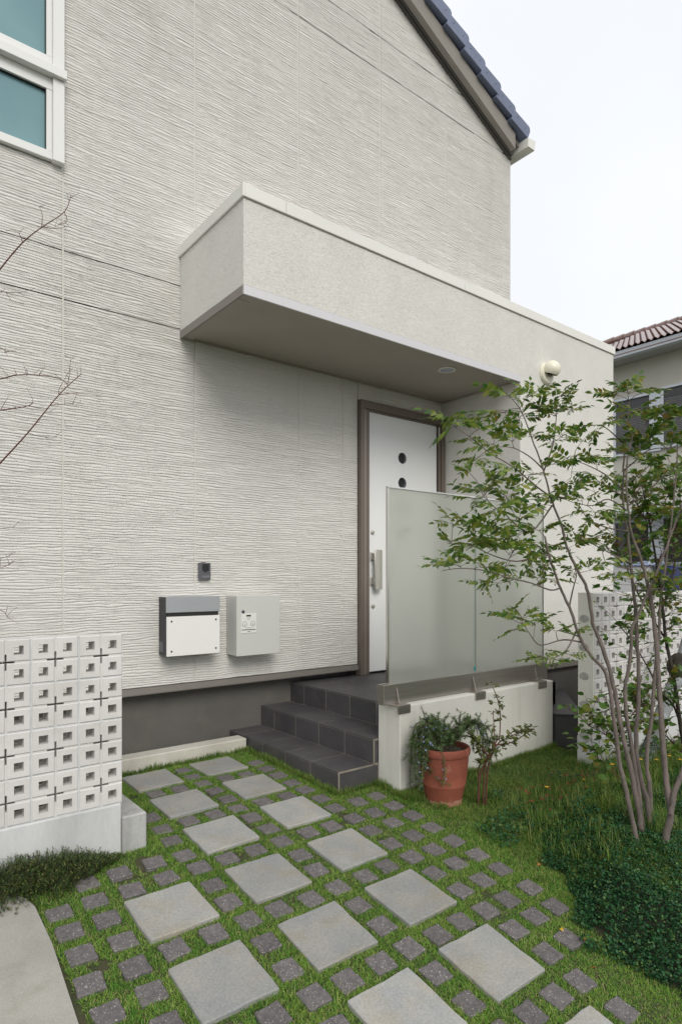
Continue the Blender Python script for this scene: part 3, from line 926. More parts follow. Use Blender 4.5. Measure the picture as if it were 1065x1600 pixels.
for cx_ in (2.768, 3.512, 4.254):
    m = MB()
    m.box(cx_ - .053, cx_ + .053, 2.862, 2.8715, 0.462, 0.515)
    m.box(cx_ - .053, cx_ + .053, 2.8715, 2.936, 0.509, 0.515)
    m.prism([(2.905, 0.5155), (2.9365, 0.5155), (2.9365, 0.615), (2.934, 0.615)], cx_ - .0025, cx_ + .0025, 'x')
    m.build('clip', M['steel'], scr, bevel=0.0008)

# ------------------------------------------------------------------ block walls
def block_mesh(name, w, h, th):
    """a breeze block: four square cells with a through hole each, a cross-shaped slot in the middle"""
    bm_ = MB()
    cw, ch = w / 2, h / 2
    gx_, gz_ = 0.0042, 0.0042
    for sx in (-1, 1):
        for sz in (-1, 1):
            x0, x1 = sorted((sx * gx_, sx * (cw - .003))); z0, z1 = sorted((sz * gz_, sz * (ch - .003)))
            c, d = (x0 + x1) / 2, (z0 + z1) / 2
            hx0, hx1, hz0, hz1 = c - .0205, c + .0205, d - .0205, d + .0205
            e = 0.004
            vs = []
            for y, i_ in ((0, e), (e, 0), (th - e, 0), (th, e)):
                vs += [(x0 + i_, y, z0 + i_), (x1 - i_, y, z0 + i_), (x1 - i_, y, z1 - i_), (x0 + i_, y, z1 - i_)]
            vs += [(hx0, 0, hz0), (hx1, 0, hz0), (hx1, 0, hz1), (hx0, 0, hz1), (hx0, th, hz0), (hx1, th, hz0), (hx1, th, hz1), (hx0, th, hz1)]
            fs = []
            for k in range(4):
                j = (k + 1) % 4
                for r_ in range(3): fs.append((4 * r_ + k, 4 * r_ + j, 4 * r_ + 4 + j, 4 * r_ + 4 + k))
                fs.append((16 + k, 16 + j, j, k)); fs.append((12 + k, 12 + j, 20 + j, 20 + k)); fs.append((16 + j, 16 + k, 20 + k, 20 + j))
            bm_.add(vs, fs)
    a = 0.037
    bm_.box(-gx_, gx_, .004, th - .004, a, ch - .003); bm_.box(-gx_, gx_, .005, th - .005, -ch + .003, -a)
    bm_.box(a, cw - .003, .005, th - .005, -gz_, gz_); bm_.box(-cw + .003, -a, .005, th - .005, -gz_, gz_)
    return bm_.mesh(name, M['block'])


def block_wall(root, xr, xl, y, th, zb, pw, ph, rows, right_end):
    me = block_mesh('block', pw, ph, th)
    n = int(round((xr - xl) / pw))
    mo = MB()
    for c in range(n):
        xc = (xr - pw * (c + .5)) if right_end else (xl + pw * (c + .5))
        for r_ in range(rows):
            o = bpy.data.objects.new('block', me)
            link(o, root, (xc + random.uniform(-.0008, .0008), y + random.uniform(-.0015, .0015), zb + ph * (r_ + .5)))
    x0, x1 = (xr - n * pw, xr) if right_end else (xl, xl + n * pw)
    for c in range(1, n):
        x = x0 + pw * c
        mo.box(x - .0029, x + .0029, y + .004, y + th - .004, zb, zb + ph * rows - .003)
    for r_ in range(0, rows):
        z = zb + ph * r_
        mo.box(x0 + .004, x1 - .004, y + .0055, y + th - .0055, z - .0029, z + .0029)
    mo.build('mortar', M['mortar'], root)


lw = thing('block_wall', 'white pierced block wall on a concrete base, in the left foreground', 'block wall', (0.3, 3.18, -0.05))
block_wall(lw, 1.087, 1.087 - 0.2088 * 7, 3.13, 0.10, 0.197, 0.2088, 0.2108, 4, True)
b = MB(); b.box(-0.5, 1.0805, 3.128, 3.245, -0.2, 0.194); b.build('base', M['concrete'], lw, bevel=0.006)
b = MB(); b.box(1.081, 1.203, 3.112, 4.184, -0.2, 0.130); b.build('footing', M['concrete_grey'], lw, bevel=0.007)
rw = thing('block_wall', 'white pierced block wall with patched end behind the multi-stemmed tree', 'block wall', (5.5, 2.49, -0.05))
block_wall(rw, 4.24 + 0.213 * 14, 4.24, 2.43, 0.125, 0.164, 0.213, 0.2092, 5, False)
b = MB(); b.box(4.226, 7.25, 2.428, 2.557, -0.35, 0.161); b.build('base', M['concrete'], rw, bevel=0.004)
b = MB(); b.box(4.2225, 4.2412, 2.440, 2.547, 0.1615, 1.212); b.box(4.226, 4.2408, 2.431, 2.4398, 0.1615, 1.209); b.build('end_face', M['white_wall'], rw, bevel=0.002)
for k in range(5):
    m = MB()
    zc = 0.185 + 0.2092 * k if k else 0.168
    vs, fs = [(4.2192, 2.50, zc)], []
    n = 18
    for q in range(n):
        a = 2 * math.pi * q / n
        w_ = 0.036 * (1 + .08 * math.sin(3 * a + k))
        vs.append((4.2203, 2.497 + w_ * math.cos(a), zc + 0.026 * math.sin(a) * (1 + .1 * math.cos(2 * a + k))))
        vs.append((4.2224, 2.497 + (w_ + .003) * math.cos(a), zc + 0.029 * math.sin(a)))
    for q in range(n):
        j = (q + 1) % n
        fs += [(0, 1 + 2 * q, 1 + 2 * j), (1 + 2 * q, 2 + 2 * q, 2 + 2 * j, 1 + 2 * j)]
    m.add(vs, fs); m.build('mortar_patch', M['mortar_dark'], rw)

# ------------------------------------------------------------------ things on the house wall
def wedge_body(m, x0, x1, y0, y1, z0, z1): m.box(x0, x1, y0, y1, z0, z1)


t = thing('mailbox', 'black and white wall mailbox with a silver lid flap, under the intercom', 'mailbox', (1.98, 4.30, 0.97))
m = MB(); m.box(1.779, 2.186, 4.245, 4.3745, 0.768, 1.180); m.build('body', M['black_metal'], t, bevel=0.003)
m = MB(); m.box(1.777, 2.190, 4.228, 4.2445, 1.072, 1.183); m.box(1.777, 2.190, 4.2445, 4.372, 1.1805, 1.184); m.build('lid', M['alu'], t, bevel=0.0015)
m = MB(); m.box(1.784, 2.178, 4.236, 4.2447, 1.045, 1.0715); m.build('slot', M['dark_gap'], t)
fp = MB(); fp.box(1.779, 2.190, 4.230, 4.2425, 0.762, 1.043); fp = fp.build('front_plate', M['white_gloss'], t, bevel=0.0015)
for sx, sz in ((1.813, 1.010), (2.158, 1.012), (1.813, 0.797), (2.158, 0.800)):
    m = MB(); m.lathe([(0.007, 4.2300), (0.0065, 4.2265), (0.004, 4.2255), (0, 4.2255)], (sx, 0, sz), 16, 'y'); m.build('screw', M['screw'], fp, smooth=True)
m = MB(); m.box(1.7778, 1.7792, 4.30, 4.36, 0.788, 0.86); m.build('sticker', M['grey_sticker'], t)

t = thing('parcel_box', 'pale grey wall-mounted parcel box with a small white control panel', 'parcel box', (2.51, 4.29, 0.955))
m = MB(); m.box(2.323, 2.705, 4.236, 4.3745, 0.726, 1.183); m.build('body', M['pale_grey'], t, bevel=0.004)
m = MB(); m.box(2.321, 2.708, 4.210, 4.2345, 0.724, 1.186); dr = m.build('door', M['pale_grey'], t, bevel=0.004, segs=2)
m = MB(); m.lathe([(0.0115, 4.2105), (0.0115, 4.204), (0.009, 4.2025), (0.0, 4.2025)], (2.374, 0, 1.062), 24, 'y'); m.build('lock', M['screw'], dr, smooth=True)
m = MB(); m.box(2.356, 2.490, 4.2065, 4.2105, 0.897, 1.046); cp = m.build('control_panel', M['panel_white'], t, bevel=0.001)
m = MB(); m.box(2.402, 2.441, 4.2052, 4.2066, 1.024, 1.037); m.build('display', M['lcd'], cp)
for dx_, dz_ in ((2.386, 0.967), (2.459, 0.968)):
    m = MB()
    n = 28
    m.lathe([(0.0205, 4.2064), (0.0205, 4.2050), (0.0182, 4.2045), (0.0182, 4.2064)], (dx_, 0, dz_), n, 'y', 1, cap=False)
    m.lathe([(0.0180, 4.2055), (0.0, 4.2050)], (dx_, 0, dz_), n, 'y', 0, cap=False)
    m.box(dx_ - .002, dx_ + .002, 4.2040, 4.2048, dz_ - .002, dz_ + .004, 2)
    m.box(dx_ - .005, dx_ + .005, 4.2040, 4.2048, dz_ - .009, dz_ - .0065, 2)
    m.build('dial', [M['panel_white'], M['ink_grey'], M['ink']], cp)
m = MB(); m.box(2.362, 2.482, 4.2050, 4.2064, 0.921, 0.926); m.build('seal_slot', M['ink'], cp)
m = MB()
for x0, x1, z in ((2.408, 2.422, 1.0135), (2.425, 2.436, 1.0135), (2.409, 2.432, 1.004), (2.394, 2.412, .9375), (2.414, 2.436, .9375), (2.438, 2.452, .9375)):
    m.box(x0, x1, 4.2057, 4.2064, z - .0012, z + .0012)
m.build('print', M['ink_grey'], cp)
m = MB(); m.box(2.413, 2.436, 4.2057, 4.2064, .907, .911); m.build('print', M['ink'], cp)

t = thing('intercom', 'small dark grey door intercom above the mailbox', 'intercom', (2.13, 4.36, 1.37))
m = MB(); m.box(2.083, 2.177, 4.352, 4.3745, 1.305, 1.433); m.box(2.111, 2.138, 4.356, 4.372, 1.433, 1.4365); ib = m.build('body', M['intercom'], t, bevel=0.003, segs=2)
m = MB(); m.box(2.108, 2.163, 4.3495, 4.3525, 1.372, 1.424); m.build('camera_window', M['dark_glass'], ib, bevel=0.001)
m = MB(); m.box(2.122, 2.147, 4.3497, 4.3525, 1.362, 1.3705); m.build('speaker_slot', M['dark_gap'], ib)
m = MB(); m.box(2.106, 2.168, 4.3480, 4.3525, 1.316, 1.338); m.build('call_button', mat('button grey', (0.20, 0.20, 0.215), .35, metal=.3), ib, bevel=0.002)

# ------------------------------------------------------------------ the neighbour's house, behind on the right
nb = thing('neighbour_house', 'neighbouring cream house with brown clay tiled roof and shuttered windows, behind the tree', 'house', (15, 6.5, 0))
NX = 13.0
b = MB(); b.box(NX, 19.6, 0.2, 8.6, -0.6, 5.87); b.build('wall', M['n_wall'], nb)
b = MB(); b.box(12.60, NX - .001, -0.2, 9.0, 5.872, 5.90); b.build('soffit', M['n_soffit'], nb)
b = MB()
b.prism([(12.46, 5.86), (12.60, 5.86), (12.62, 5.975), (12.612, 5.975), (12.59, 5.868), (12.468, 5.868), (12.448, 5.985), (12.44, 5.985)], -0.3, 9.1, 'y')
b.build('gutter', M['n_alu'], nb)
b = MB(); b.prism([(12.45, 5.985), (16.3, 7.70), (20.1, 5.985), (20.1, 5.90), (12.45, 5.90)], -0.25, 9.05, 'y')
nroof = b.build('roof', M['n_tile'], nb)
# clay pantiles: each is its own curved piece, lapped over the one below
TWID, TLEN = 0.128, 0.30
nsl = math.atan((7.70 - 5.985) / (16.3 - 12.45))
cN, sN = math.cos(nsl), math.sin(nsl)
vs, fs = [], []
nk = 7
for r_, (s_, n_) in enumerate(((0, 0.038), (TLEN, 0.008))):
    for k in range(nk):
        f = k / (nk - 1)
        prof = 0.034 * math.sin(math.pi * min(f / .62, 1)) - 0.012 * math.sin(math.pi * max((f - .62) / .38, 0))
        h_ = n_ + prof
        vs.append((s_ * cN - h_ * sN, f * TWID, s_ * sN + h_ * cN))
for k in range(nk): v = vs[k]; vs.append((v[0] + .016 * sN, v[1], v[2] - .016 * cN))
for k in range(nk - 1):
    fs.append((k, nk + k, nk + k + 1, k + 1)); fs.append((k, k + 1, 2 * nk + k + 1, 2 * nk + k))
m = MB(); m.add(vs, fs); pan_me = m.mesh('roof_tile', M['n_tile'], smooth=True)
rest = MB()
cnt = 0
for row in range(15):
    for c in range(-2, 60):
        y = 7.6 - c * TWID
        p = (12.42 + row * 0.28 * cN, y, 5.985 + row * 0.28 * sN)
        if 3 <= c < 22 and cnt < 290:
            o = bpy.data.objects.new('roof_tile', pan_me); link(o, nroof, p); cnt += 1
        else:
            rest.add([(v[0] + p[0], v[1] + p[1], v[2] + p[2]) for v in vs], fs)
tag(rest.build('roof_tiles', M['n_tile'], nroof, smooth=True), kind='stuff')
rid = MB()
y = -0.2
while y < 9.0:
    rid.tube([(16.3, y, 7.74), (16.3, y + .30, 7.735)], [0.115, 0.095], 10); y += 0.28
rid.build('ridge', M['n_tile'], nroof, smooth=True)


def n_window(y0, y1, z0, z1, shutter):
    f = MB()
    t_ = 0.05
    f.box(NX - .06, NX + .02, y0, y0 + t_, z0, z1); f.box(NX - .06, NX + .02, y1 - t_, y1, z0, z1)
    f.box(NX - .06, NX + .02, y0 + t_, y1 - t_, z1 - t_, z1); f.box(NX - .06, NX + .02, y0 + t_, y1 - t_, z0, z0 + t_)
    w_ = f.build('window', M['n_alu'], nb, bevel=0.004)
    g = MB(); g.box(NX - .012, NX - .004, y0 + t_, y1 - t_, z0 + t_, z1 - t_); g.build('pane', M['n_glass'], w_)
    if shutter:
        s_ = MB()
        z = z0 + t_ + .004
        while z < z1 - t_ - .20:
            s_.prism([(NX - .018, z), (NX - .032, z + .004), (NX - .026, z + .030), (NX - .018, z + .032)], y0 + t_ + .002, y1 - t_ - .002, 'y'); z += 0.034
        s_.build('shutter', M['n_blind'], w_)
    return w_


n_window(6.16, 6.98, 3.92, 5.14, True)
n_window(5.00, 5.98, 3.95, 5.19, True)
f = MB(); f.box(NX - .05, NX + .02, 5.981, 6.159, 3.92, 5.16); f.build('post', M['n_alu'], nb)
n_window(6.18, 6.98, 1.35, 2.55, False)
n_window(4.90, 5.98, 1.35, 2.58, False)
f = MB(); f.box(NX - .05, NX + .02, 5.981, 6.179, 1.35, 2.56); f.build('post', M['n_alu'], nb)
f = MB(); f.prism([(12.55, 2.63), (12.99, 2.80), (12.99, 2.72), (12.56, 2.58)], 4.6, 7.1, 'y'); f.build('canopy', M['n_alu'], nb)

# odds and ends in the neighbour's yard, seen through the leaves
cab = thing('cabinet', 'white metal cabinet by the neighbour house, seen over the block wall', 'cabinet', (12.2, 6.05, 0))
m = MB(); m.box(11.95, 12.4, 5.72, 6.42, 0.05, 1.56); m.build('body', M['white_metal'], cab, bevel=0.01)
m = MB(); m.box(11.935, 11.949, 5.73, 6.06, 0.25, 1.53); m.build('door', M['white_metal'], cab, bevel=0.004)
m = MB(); m.box(11.935, 11.949, 6.08, 6.41, 0.25, 1.53); m.build('door', M['white_metal'], cab, bevel=0.004)
N_ = 26
xs, ys = np.linspace(11.9, 12.42, N_), np.linspace(5.60, 6.40, N_ + 8)
X, Y = np.meshgrid(xs, ys)
Z = 1.565 + 0.10 * vnoise(X * 9, Y * 9) * np.clip(np.minimum(np.minimum(X - 11.9, 12.42 - X) * 9, np.minimum(Y - 5.6, 6.4 - Y) * 9), 0, 1) + .02 * vnoise(X * 30, Y * 30)
i = (np.arange(N_ + 7)[:, None] * N_ + np.arange(N_ - 1)[None, :]).ravel()
tag(np_obj('tarpaulin', np.stack([X.ravel(), Y.ravel(), Z.ravel()], 1), np.stack([i, i + 1, i + 1 + N_, i + N_], 1), M['blue_tarp'], smooth=True), 'blue patterned sheet crumpled on top of the white cabinet', 'sheet')
t = thing('rain_barrel', 'navy blue plastic barrel standing beside the white cabinet', 'barrel', (12.15, 5.36, 0))
m = MB(); m.lathe([(0.22, 0.0), (0.26, 0.25), (0.27, 0.8), (0.26, 1.35), (0.235, 1.55), (0.22, 1.56)], (12.15, 5.36, 0), 28); m.build('body', M['blue_dark'], t, smooth=True)
m = MB(); m.lathe([(0.245, 1.5605), (0.245, 1.60), (0.22, 1.62), (0, 1.63)], (12.15, 5.36, 0), 28); m.build('lid', M['blue_tarp'], t, smooth=True)
t = thing('water_tank', 'red plastic tank at the right edge, half hidden by leaves', 'tank', (12.1, 4.75, 0))
m = MB(); m.lathe([(0.24, 0.0), (0.28, 0.5), (0.30, 1.2), (0.27, 1.62), (0.16, 1.80), (0.0, 1.83)], (12.1, 4.75, 0), 28); m.build('body', M['red_plastic'], t, smooth=True)

# ------------------------------------------------------------------ leaves
def leaflet(L, w, fold=0.18, droop=0.15, seg=4):
    """a folded leaf blade along +x, z up"""
    vs, fs = [], []
    for k in range(seg + 1):
        f = k / seg
        ww = w * (math.sin(math.pi * min(f * 1.04, 1) ** 0.80) ** 0.85 if 0 < f < 1 else 0)
        zc = -droop * L * f * f
        if f in (0, 1): vs.append((L * f, 0, zc))
        else: vs += [(L * f, -ww / 2, zc + fold * ww), (L * f, 0, zc), (L * f, ww / 2, zc + fold * ww)]
    # rows: tip points are single
    idx = [[0]] + [[1 + 3 * k, 2 + 3 * k, 3 + 3 * k] for k in range(seg - 1)] + [[1 + 3 * (seg - 1)]]
    fs += [(0, 1, 2), (0, 2, 3)]
    for k in range(1, seg - 1):
        a, c = idx[k], idx[k + 1]
        fs += [(a[0], c[0], c[1], a[1]), (a[1], c[1], c[2], a[2])]
    a, e = idx[seg - 1], idx[seg][0]
    fs += [(a[0], e, a[1]), (a[1], e, a[2])]
    return vs, fs


def compound_leaf(seed):
    """a pinnate leaf: rachis with pairs of leaflets; tip along +x"""
    r = random.Random(seed)
    L = r.uniform(0.090, 0.125)
    pairs = r.choice((3, 4, 4, 5))
    b = MB()
    pts = [Vector((L * t, 0.004 * math.sin(3 * t + seed), -0.22 * L * t * t)) for t in [k / 6 for k in range(7)]]
    b.tube(pts, [0.0011 * (1 - .6 * k / 6) for k in range(7)], 3, 1, cap=False)
    def put(p, yaw, roll, l, w):
        vs, fs = leaflet(l, w, droop=r.uniform(.08, .30))
        q = Matrix.Rotation(yaw, 3, 'Z') @ Matrix.Rotation(r.uniform(.0, .38), 3, 'Y') @ Matrix.Rotation(roll, 3, 'X')
        b.add([p + q @ Vector(v) for v in vs], fs, 0)
    for k in range(pairs):
        t = 0.30 + 0.64 * k / pairs + r.uniform(-.02, .02)
        p = Vector((L * t, 0, -0.22 * L * t * t))
        sc = 0.78 + 0.3 * math.sin(math.pi * (k + 1) / (pairs + 1))
        for s_ in (-1, 1):
            if r.random() < .04: continue
            put(p, s_ * R(r.uniform(42, 66)), s_ * r.uniform(-.5, .15), r.uniform(.029, .037) * sc, r.uniform(.0135, .017) * sc)
    put(pts[-1], r.uniform(-.2, .2), r.uniform(-.3, .3), r.uniform(.030, .038), r.uniform(.012, .015))
    return b


def frame(d, roll):
    """rotation with local x along d and local z as near up as it goes, then rolled"""
    d = d.normalized()
    zz = Vector((0, 0, 1))
    if abs(d.z) > .97: zz = Vector((1, 0, 0))
    y = zz.cross(d).normalized(); z = d.cross(y)
    return Matrix((d, y, z)).transposed() @ Matrix.Rotation(roll, 3, 'X')


STEMS={"A":[[3.202,1.575,-0.221,0.015],[3.194,1.574,-0.172,0.0145],[3.171,1.586,-0.026,0.014],[3.147,1.597,0.087,0.0135],[3.119,1.613,0.232,0.013],[3.091,1.628,0.351,0.0125],[3.072,1.635,0.457,0.012],[3.059,1.638,0.549,0.0115],[3.031,1.653,0.754,0.011],[3.008,1.664,0.842,0.0105],[2.983,1.677,0.878,0.01],[2.943,1.701,0.924,0.0095],[2.904,1.725,0.992,0.009],[2.874,1.742,1.066,0.0085],[2.841,1.761,1.172,0.008],[2.814,1.775,1.227,0.0075],[2.784,1.792,1.31,0.007],[2.749,1.813,1.421,0.0065],[2.724,1.825,1.522,0.006]],"B":[[3.303,1.598,-0.286,0.017],[3.298,1.602,-0.151,0.0164],[3.282,1.614,-0.01,0.0158],[3.266,1.627,0.117,0.0152],[3.24,1.647,0.292,0.0146],[3.208,1.672,0.467,0.014],[3.187,1.689,0.604,0.0133],[3.171,1.702,0.719,0.0127],[3.146,1.721,0.85,0.0121],[3.121,1.741,0.947,0.0115],[3.095,1.762,1.031,0.0109],[3.08,1.773,1.081,0.0103],[3.07,1.781,1.185,0.0097],[3.05,1.797,1.281,0.0091],[3.018,1.822,1.353,0.0085],[2.994,1.841,1.417,0.0079],[2.971,1.86,1.494,0.0073],[2.955,1.872,1.578,0.0067],[2.923,1.897,1.686,0.006],[2.897,1.918,1.79,0.0054],[2.878,1.932,1.877,0.0048],[2.848,1.956,1.985,0.0042],[2.81,1.986,2.119,0.0036],[2.781,2.009,2.206,0.003]],"C":[[3.425,1.629,-0.299,0.017],[3.422,1.634,-0.093,0.0163],[3.408,1.648,0.1,0.0155],[3.395,1.663,0.189,0.0148],[3.375,1.681,0.313,0.0141],[3.37,1.689,0.459,0.0133],[3.381,1.684,0.597,0.0126],[3.388,1.682,0.697,0.0118],[3.385,1.687,0.934,0.0111],[3.38,1.694,1.125,0.0104],[3.372,1.704,1.247,0.0096],[3.366,1.712,1.369,0.0089],[3.355,1.724,1.537,0.0082],[3.347,1.734,1.617,0.0074],[3.34,1.743,1.719,0.0067],[3.34,1.746,1.8,0.0059],[3.345,1.745,1.923,0.0052],[3.353,1.742,2.032,0.0045],[3.365,1.736,2.145,0.0037],[3.379,1.729,2.289,0.003]],"D":[[3.254,1.509,-0.211,0.022],[3.27,1.506,-0.156,0.0211],[3.296,1.496,-0.016,0.0201],[3.322,1.485,0.106,0.0192],[3.322,1.495,0.191,0.0182],[3.32,1.507,0.271,0.0173],[3.318,1.519,0.401,0.0163],[3.321,1.527,0.531,0.0154],[3.321,1.536,0.679,0.0144],[3.32,1.547,0.854,0.0135],[3.318,1.559,1.013,0.0125],[3.316,1.571,1.132,0.0116],[3.308,1.587,1.249,0.0106],[3.295,1.607,1.353,0.0097],[3.283,1.626,1.438,0.0087],[3.26,1.655,1.543,0.0078],[3.252,1.671,1.675,0.0068],[3.252,1.681,1.791,0.0059],[3.265,1.681,1.956,0.0049],[3.294,1.668,2.077,0.004]],"D2":[[3.297,1.474,0.114,0.017],[3.328,1.466,0.228,0.0155],[3.367,1.451,0.309,0.014],[3.421,1.424,0.469,0.0125],[3.474,1.399,0.731,0.011],[3.513,1.384,1.061,0.0095],[3.534,1.383,1.393,0.008],[3.527,1.405,1.661,0.0065],[3.514,1.431,1.864,0.005]],"E":[[3.537,1.668,-0.329,0.016],[3.533,1.68,-0.065,0.0151],[3.53,1.693,0.154,0.0142],[3.526,1.705,0.238,0.0132],[3.54,1.705,0.393,0.0123],[3.564,1.695,0.535,0.0114],[3.578,1.694,0.674,0.0105],[3.6,1.687,0.858,0.0095],[3.619,1.681,1.02,0.0086],[3.632,1.681,1.175,0.0077],[3.666,1.664,1.401,0.0068],[3.702,1.645,1.693,0.0058],[3.728,1.635,1.913,0.0049],[3.741,1.634,2.097,0.004]],"F":[[3.358,1.617,-0.282,0.014],[3.317,1.638,0.103,0.0134],[3.281,1.655,0.326,0.0128],[3.256,1.663,0.481,0.0121],[3.233,1.668,0.578,0.0115],[3.216,1.67,0.748,0.0109],[3.22,1.655,0.82,0.0103],[3.222,1.642,0.952,0.0096],[3.218,1.633,1.056,0.009],[3.239,1.604,1.134,0.0084],[3.264,1.572,1.243,0.0077],[3.29,1.54,1.346,0.0071],[3.321,1.504,1.478,0.0065],[3.35,1.469,1.618,0.0059],[3.366,1.445,1.686,0.0052],[3.387,1.416,1.849,0.0046],[3.395,1.398,2.01,0.004]]}
BRANCHES=[[[2.876,1.934,1.887],[2.811,1.964,1.945],[2.729,2.008,1.991],[2.656,2.044,1.994]],[[2.905,1.912,1.746],[2.83,1.934,1.786],[2.748,1.962,1.844],[2.675,1.984,1.889],[2.57,2.03,1.945],[2.489,2.058,1.997],[2.429,2.069,2.029],[2.365,2.083,2.057]],[[2.913,1.905,1.696],[2.783,1.944,1.554],[2.666,1.973,1.603],[2.602,1.96,1.63],[2.513,1.966,1.666],[2.431,1.967,1.713]],[[2.789,1.774,1.268],[2.724,1.789,1.256],[2.623,1.832,1.291],[2.516,1.881,1.316],[2.409,1.929,1.349],[2.291,1.986,1.361],[2.198,2.023,1.349]],[[2.754,1.801,1.427],[2.713,1.854,1.425],[2.641,1.931,1.399],[2.563,2.013,1.429],[2.487,2.093,1.481],[2.423,2.164,1.489]],[[2.92,1.734,0.99],[2.822,1.781,1.006],[2.721,1.83,0.982],[2.67,1.84,1.001],[2.617,1.85,1.063],[2.57,1.857,1.108]],[[2.878,1.932,1.877],[2.927,1.915,2.002],[2.958,1.912,2.141],[2.978,1.917,2.264]],[[3.351,1.751,1.801],[3.278,1.777,1.85],[3.213,1.796,1.887],[3.095,1.857,1.938],[3.005,1.896,1.94]],[[3.348,1.753,1.766],[3.359,1.84,1.823],[3.359,1.936,1.896]],[[3.316,1.714,1.683],[3.177,1.74,1.734],[3.048,1.756,1.692],[2.909,1.781,1.7]],[[3.324,1.708,1.569],[3.208,1.757,1.584],[3.097,1.803,1.625],[3.026,1.816,1.696]],[[3.335,1.699,1.396],[3.299,1.77,1.439],[3.234,1.864,1.504],[3.196,1.937,1.548]],[[3.338,1.697,1.362],[3.233,1.717,1.378],[3.132,1.733,1.4],[3.032,1.747,1.366]],[[3.359,1.744,2.047],[3.299,1.77,2.096],[3.242,1.794,2.134],[3.186,1.817,2.144]],[[3.365,1.74,2.1],[3.399,1.697,2.062],[3.434,1.654,2.087],[3.47,1.609,2.16],[3.498,1.571,2.192]],[[3.354,1.748,1.907],[3.361,1.695,1.945],[3.378,1.634,1.997],[3.394,1.574,2.006],[3.408,1.514,1.998]],[[3.27,1.687,1.821],[3.359,1.659,1.878],[3.461,1.622,1.96],[3.536,1.605,1.987]],[[3.275,1.683,1.702],[3.303,1.598,1.763],[3.318,1.522,1.839],[3.318,1.458,1.863]],[[2.848,1.765,1.172],[2.848,1.744,1.262],[2.846,1.725,1.326],[2.823,1.721,1.363]],[[2.907,1.744,1.019],[2.883,1.783,1.034],[2.845,1.831,1.049]],[[2.894,1.754,1.052],[2.82,1.762,0.959],[2.722,1.788,0.917],[2.634,1.807,0.928]],[[3.466,1.597,1.258],[3.433,1.558,1.31],[3.408,1.514,1.343]],[[3.562,1.648,1.178],[3.55,1.594,1.204],[3.528,1.547,1.223]]]
